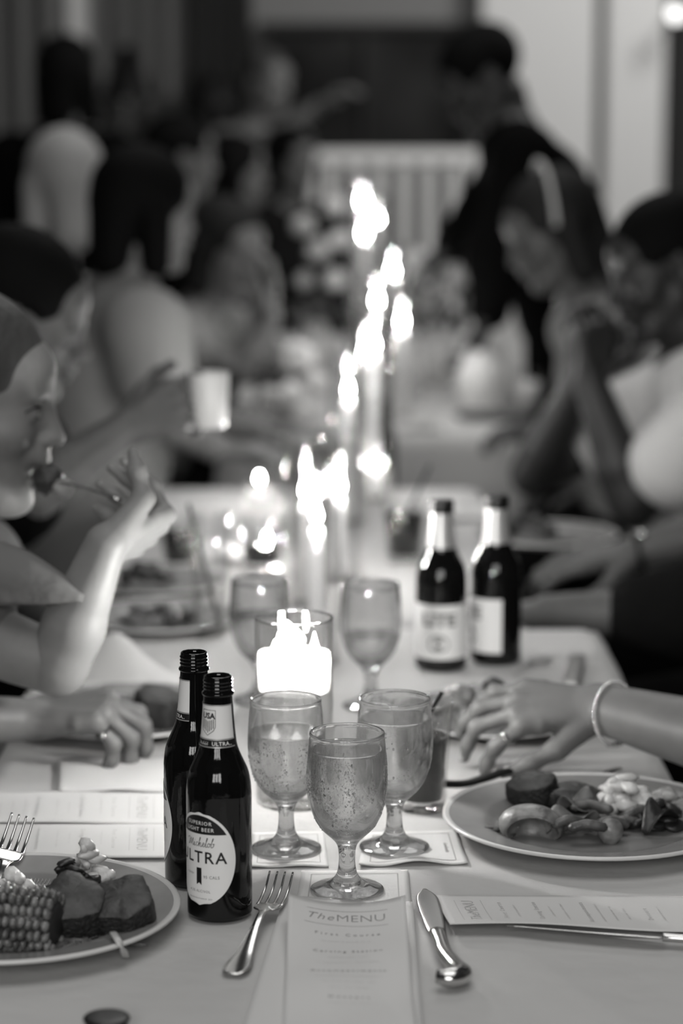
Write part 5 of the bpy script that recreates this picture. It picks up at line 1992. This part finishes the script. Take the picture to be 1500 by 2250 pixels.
# plate under the ringed hand
PH = at_z(268, 1588, TZ + .0005)
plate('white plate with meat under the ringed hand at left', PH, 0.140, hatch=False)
slab_food('meat_slice', 'dark piece of meat on the plate under the ringed hand', 'meat', at_z(345, 1588, PH.z + .008), .032, .026, .040, 11, tilt=(R(10), R(8)), grp='slices of roast meat')
heap('bread_pieces', 'pale torn bread on the plate under the ringed hand', 'bread', at_z(262, 1575, PH.z + .008), 12, 'bread', 51, (.035, .028), .022, (.014, .011, .009))
# plate behind the bracelet hand
PB = at_z(1085, 1590, TZ + .0005)
plate('blurred plate with food between the bracelet hand and the foil-neck bottles', PB, 0.125, hatch=False)
heap('roast_scraps', 'mixed roast scraps on the plate behind the bracelet hand', 'food', at_z(1040, 1580, PB.z + .008), 18, 'veg_pale', 55, (.055, .036), .030, (.018, .014, .010))
heap('dark_roast_scraps', 'dark roast scraps on the plate behind the bracelet hand', 'food', at_z(1075, 1570, PB.z + .008), 8, 'meat', 57, (.045, .026), .036, (.015, .012, .010))
_sp = thing('serving_knife', 'broad dark knife blade between the bracelet hand and the foil-neck bottles', 'knife')
_p, _q = at_z(1252, 1512, TZ + .002), at_z(1268, 1442, TZ + .006)
_L = place(_sp, _p, _q)
obj('blade', loft(spline([(0, 0, .003), (0, _L * .3, .004), (0, _L * .8, .004), (0, _L, .003)], 4), [.010, .0115, .0125, .013, .013, .013, .013, .013, .013, .0125, .011, .009, .004], .0014, n=12), 'steel_brushed', _sp)
_sp = thing('spoon', 'dark blurred spoon lying right of the foil-neck bottles', 'spoon')
_p, _q = at_z(1130, 1478, TZ + .002), at_z(1200, 1446, TZ + .004)
_L = place(_sp, _p, _q)
obj('handle', loft([(0, 0, .003), (0, _L * .3, .005), (0, _L * .62, .004)], [.003, .003, .004], .0015, n=10), 'steel_brushed', _sp)
obj('bowl', loft(spline([(0, _L * .58, .004), (0, _L * .7, .003), (0, _L * .88, .003), (0, _L, .005)], 3), [.004, .008, .012, .014, .015, .016, .015, .013, .010, .003], .002, n=12), 'steel_brushed', _sp)
# middle left plates
for _i, (_x, _y, _lb) in enumerate(((352, 1372, 'nearer blurred plate left of the tall highball glass'), (338, 1292, 'farther blurred plate left of the tall highball glass'))):
    _c = at_z(_x, _y, TZ + .0005)
    plate(_lb, _c, .115, hatch=False)
    heap('roast_scraps', 'dark food scraps on the %s plate left of the highball glass' % ('nearer', 'farther')[_i], 'food', at_z(_x - 10, _y - 4, _c.z + .008), 12, ('veg', 'leaf_dark')[_i], 60 + _i, (.05, .035), (.012, .03)[_i], (.016, .013, .009))
tumbler('dark drink in a short tumbler behind the middle left plates', at_z(392, 1248), 0.080, 0.026, 0.030, 0.062, 'drink_dark')
_c = at_z(478, 1226)
crumple('white napkin lying between the short black drinks on the middle table', _c, .060, .045, .018, 21)
_c = at_z(400, 1196)
tag(obj('bread_roll', xf(blob((.045, .030, .026), 3, .1, 1.2, 3), _c + Vector((0, 0, .026)), .3), 'bread'), 'pale bread roll beyond the middle left plates', 'bread')
# right side of the middle table
_c = at_z(1200, 1190, TZ + .0005)
plate('blurred plate in front of the man with clasped hands', _c, .125, hatch=False)
heap('dark_roast_scraps', 'dark food on the plate in front of the man with clasped hands', 'food', at_z(1150, 1175, _c.z + .008), 12, 'meat', 71, (.05, .05), .03, (.018, .014, .010))
crumple('white napkin behind the foil necks of the capped bottles', at_z(985, 1128), .075, .09, .02, 31)
# far table: folded napkin, pitcher, dark tray
crumple('folded white napkin at the front of the farthest table', at_z(925, 942), .052, .05, .045, 41)
_p = thing('white_pitcher', 'round white pitcher on the farthest table', 'pitcher', at_z(1062, 902))
obj('body', lathe(smooth_prof([(0, .002), (.045, .001), (.052, .006), (.066, .045), (.068, .085), (.058, .120), (.048, .140), (.050, .152), (.048, .153), (.045, .140), (.054, .118), (.062, .085), (.060, .045), (.045, .010), (0, .008)], 3), 36), 'cup_white', _p)
obj('handle', tube(spline([(.050, 0, .138), (.078, 0, .142), (.094, 0, .110), (.088, 0, .070), (.064, 0, .050)], 5), .007, 10), 'cup_white', _p)
_t = thing('serving_tray', 'dark oval tray in front of the white pitcher', 'tray', at_z(1085, 922))
_V, _Fc = lathe([(0, .004), (.080, .004), (.092, .014), (.096, .016), (.094, .012), (.082, .001), (0, .001)], 40)
obj('dish', ([Vector((v[0], v[1] * .55, v[2])) for v in _V], _Fc), 'wood_dark', _t)
tumbler('pale drink glass right of the white pitcher', at_z(1160, 905), .10, .030, .034, .075, 'cup_white')
for _i, (_x, _y, _lb) in enumerate(((905, 905, 'clear tumbler beside the folded napkin on the farthest table'), (790, 952, 'clear tumbler at the front left of the farthest table'), (735, 985 + 80, 'clear tumbler at the far end of the middle table'))):
    tumbler(_lb, at_z(_x, _y), .10, .027, .032, .05, 'water_vase')


def votive(label, px, py, Y):
    p = at_y(px, py, Y)
    hh = max(p.z - TZ, .035)
    t = thing('votive_candle', label, 'candle', (p.x, p.y, TZ), 0, 'small votive candles in clear cups')
    obj('holder', lathe([(0, 0), (.026, 0), (.028, .002), (.031, hh + .012), (.0302, hh + .0126), (.029, hh + .012), (.0262, .006), (0, .005)], 32), 'thin_glass', t)
    obj('wax', lathe([(0, .006), (.024, .006), (.0255, max(.012, hh - .016)), (.006, max(.011, hh - .018)), (0, max(.011, hh - .018))], 28), 'wax_glow', t)
    obj('wick', tube([(0, 0, hh - .019), (.0003, 0, hh - .012), (.001, 0, hh - .008)], .0008, 6), 'wick', t)
    obj('flame', flame(.017, .0038), 'flame', t, (0, 0, hh - .008))


votive('votive candle glowing beside the short black drink left of the hurricane glasses', 587, 1196, 3.98)
votive('tiny blurred votive candle at the far left end of the middle table', 570, 1050, 4.52)
votive('tiny blurred votive candle at the far end of the middle table by the dark bottle', 826, 1014, 4.62)

# ------------------------------------------------------------------ flowers
def bloom(c, r, seed, m):
    """ball of cupped petals"""
    rnd = random.Random(seed)
    parts = [blob((r * .62, r * .62, r * .55), seed, .1, 1.5, 2, c)]
    for i in range(22):
        a, e = rnd.uniform(0, 2 * PI), rnd.uniform(-.35, 1.2)
        d = Vector((math.cos(a) * math.cos(e), math.sin(a) * math.cos(e), math.sin(e)))
        q = d.to_track_quat('Z', 'Y').to_matrix()
        V, F = blob((r * .40, r * .46, r * .10), i, .25, 1.3, 1)
        parts.append(([q @ Vector((v.x, v.y, v.z + r * .12 * ((v.x / (r * .4)) ** 2 + (v.y / (r * .46)) ** 2))) + Vector(c) + d * r * .62 for v in V], F))
    return join(*parts)


def bouquet(label, base, vr, vh, blooms, seed):
    t = thing('flower_arrangement', label, 'flowers', base)
    obj('vase', lathe([(0, 0), (vr * .8, 0), (vr, vh * .5), (vr * .85, vh), (vr * .8, vh), (vr * .9, vh * .5), (0, vh * .1)], 28), 'cup_white', t)
    rnd = random.Random(seed)
    for i, (p, r, m) in enumerate(blooms):
        c = Vector(p) - base
        obj('bloom', bloom(c, r, seed + i, m), m, t)
        obj('stem', tube(spline([(c.x * .1, c.y * .1, vh * .6), (c.x * .5, c.y * .5, max(vh * .9, c.z * .6)), (c.x, c.y, c.z - r * .3)], 3), .0025, 6), 'leaf_green', t)
    for i in range(10):
        a = rnd.uniform(0, 2 * PI)
        d = Vector((math.cos(a), math.sin(a), rnd.uniform(-.1, .5)))
        s = Vector((-d.y, d.x, 0)).normalized()
        b_ = Vector((0, 0, vh * .95)) + d * vr * .6
        L = rnd.uniform(.06, .11)
        V, F = [], []
        for k in range(6):
            f_ = k / 5
            w_ = .018 * math.sin(PI * min(.98, f_ * .9 + .08))
            p = b_ + d * L * f_ + Vector((0, 0, .02 * math.sin(PI * f_)))
            V += [p - s * w_, p + Vector((0, 0, -.003)), p + s * w_]
        for k in range(5):
            F += [(3 * k, 3 * k + 1, 3 * k + 4, 3 * k + 3), (3 * k + 1, 3 * k + 2, 3 * k + 5, 3 * k + 4)]
        obj('leaf', (V, F), 'leaf_green', t)


_b = at_z(638, 922)
bouquet('low arrangement of pale blooms left of the candles on the farthest table', _b, .05, .085,
        [(at_y(652, 790, 5.72), .052, 'petal'), (at_y(590, 880, 5.62), .040, 'petal_mid'), (at_y(640, 870, 5.60), .040, 'petal'), (at_y(695, 845, 5.68), .038, 'petal'), (at_y(560, 930, 5.62), .030, 'petal_mid'), (at_y(668, 912, 5.58), .034, 'petal')], 5)
_b = at_y(690, 700, 6.75)
_b.z = TZ
bouquet('tall arrangement of pale blooms left of the last candles', _b, .045, .16,
        [(at_y(735, 455, 6.9), .040, 'petal'), (at_y(700, 555, 6.7), .046, 'petal_mid'), (at_y(665, 500, 6.8), .042, 'petal_mid'), (at_y(735, 620, 6.6), .042, 'petal_mid'), (at_y(670, 620, 6.7), .036, 'petal_mid'), (at_y(745, 530, 6.85), .038, 'petal')], 15)
_b = at_y(965, 730, 6.55)
_b.z = TZ
bouquet('tall arrangement of pale blooms right of the candles under the waiter', _b, .045, .16,
        [(at_y(915, 580, 6.6), .050, 'petal_mid'), (at_y(970, 570, 6.6), .050, 'petal'), (at_y(1035, 610, 6.5), .045, 'petal'), (at_y(1045, 660, 6.5), .036, 'petal_mid'), (at_y(935, 660, 6.45), .042, 'petal_mid'), (at_y(985, 640, 6.45), .040, 'petal_mid')], 25)

# ------------------------------------------------------------------ far end of the room
_sx0, _sx1, _sy, _st = -.08, .47, 9.3, 1.33
sc_ = thing('slatted_screen', 'white upright slatted screen behind the last candles', 'screen', ((_sx0 + _sx1) / 2, _sy, 0))
_w = (_sx1 - _sx0) / 2
for _i in range(6):
    _x = -_w + _w * 2 * (_i + .5) / 6
    obj('slat', box(_x - .021, _x + .021, -.008, .008, .16, _st - .05, .003), 'painted_white', sc_)
obj('top_rail', box(-_w - .02, _w + .02, -.018, .018, _st - .05, _st, .006), 'painted_white', sc_)
obj('bottom_rail', box(-_w - .02, _w + .02, -.018, .018, .12, .16, .006), 'painted_white', sc_)
for _s in (-1, 1):
    obj('post', box(_s * (_w + .03) - .018, _s * (_w + .03) + .018, -.018, .018, 0, _st, .005), 'painted_white', sc_)


def win(x0, x1, z0, z1, y):
    wn = struct('window_1', box(x0, x1, y - .02, y, z0, z1), 'night_glass')
    for a, b_, c_, d_ in ((x0 - .03, x1 + .03, z1, z1 + .03), (x0 - .03, x1 + .03, z0 - .03, z0), (x0 - .03, x0, z0, z1), (x1, x1 + .03, z0, z1), ((x0 + x1) / 2 - .008, (x0 + x1) / 2 + .008, z0, z1)):
        obj('window_frame', box(a, b_, y - .045, y, c_, d_), 'drape_dark', wn)


win(-.30, .49, 0.25, 1.80, 10.0)
# pale pilasters at the right and dark hangings beyond
struct('trim_1', box(.56, 1.02, 9.86, 10.0, 0, 3.6, .01), 'wall_pale')
struct('trim_2', box(1.055, 1.29, 9.80, 10.0, 0, 3.6, .01), 'wall_pale')
struct('trim_3', box(1.02, 1.055, 9.95, 10.0, 0, 3.6), 'drape_dark')


def drape(label, x0, x1, y, m, folds, seed, z1=3.5):
    def fn(u, v):
        x = x0 + (x1 - x0) * u
        return Vector((x, y - .03 + .03 * math.sin(u * folds * 2 * PI + seed) + .01 * noise.noise((u * 9, v * 2, seed)), .02 + (z1 - .02) * v))
    V, F = grid(fn, folds * 10, 6)
    n = len(V)
    V2 = [v + Vector((0, .006, 0)) for v in V]
    tag(obj('curtain', (list(V) + V2, list(F) + [tuple(reversed([i + n for i in f])) for f in F]), m), label, 'curtain', 'dark hangings along the back wall')


drape('dark curtain right of the pale pilasters', 1.31, 2.3, 9.9, 'drape_dark', 9, 1)
drape('dark curtain at the far upper left edge', -2.2, -1.12, 9.9, 'drape_mid', 10, 2)
drape('dark curtain between the pale post and the black lamp shades', -.98, -.62, 9.9, 'drape_mid', 4, 4)
drape('dark curtain just left of the pale standing figure', -.60, -.36, 9.92, 'drape_dark', 3, 6)
struct('trim_4', box(-1.10, -1.00, 9.88, 10.0, 0, 3.6, .006), 'wall_pale')


def sconce(label, px, py, Y, r0, r1, h):
    c = at_y(px, py, Y)
    t = thing('wall_lamp', label, 'lamp', (c.x, c.y, c.z - h / 2), 0, 'black wall lamps')
    obj('shade', lathe([(r0, 0), (r1, h), (r1 - .004, h), (r0 - .004, 0)], 28), 'lamp_black', t)
    obj('bracket', tube(spline([(0, 10.0 - c.y, h * .3), (0, (10.0 - c.y) * .5, h * .25), (0, 0, h * .4)], 4), .008, 8), 'lamp_black', t)
    obj('hub', tube([(-r0 * .9, 0, h * .4), (0, 0, h * .4), (r0 * .9, 0, h * .4)], .004, 6), 'lamp_black', t)


sconce('black cone wall lamp right of the dark standing figure', 278, 160, 9.7, .105, .035, .20)
sconce('wide black wall lamp above the seated dark haired guests', 465, 200, 9.7, .120, .085, .12)
_c = at_y(1486, 30, 9.6)
_t = thing('wall_lamp', 'small glowing round lamp at the upper right corner', 'lamp', _c)
obj('globe', lathe([(0, -.030), (.018, -.025), (.030, -.006), (.030, .008), (.018, .026), (0, .031)], 20), 'bulb_glow', _t)
obj('bracket', tube([(0, .028, 0), (0, .2, 0), (0, .4, 0)], .008, 8), 'lamp_black', _t)
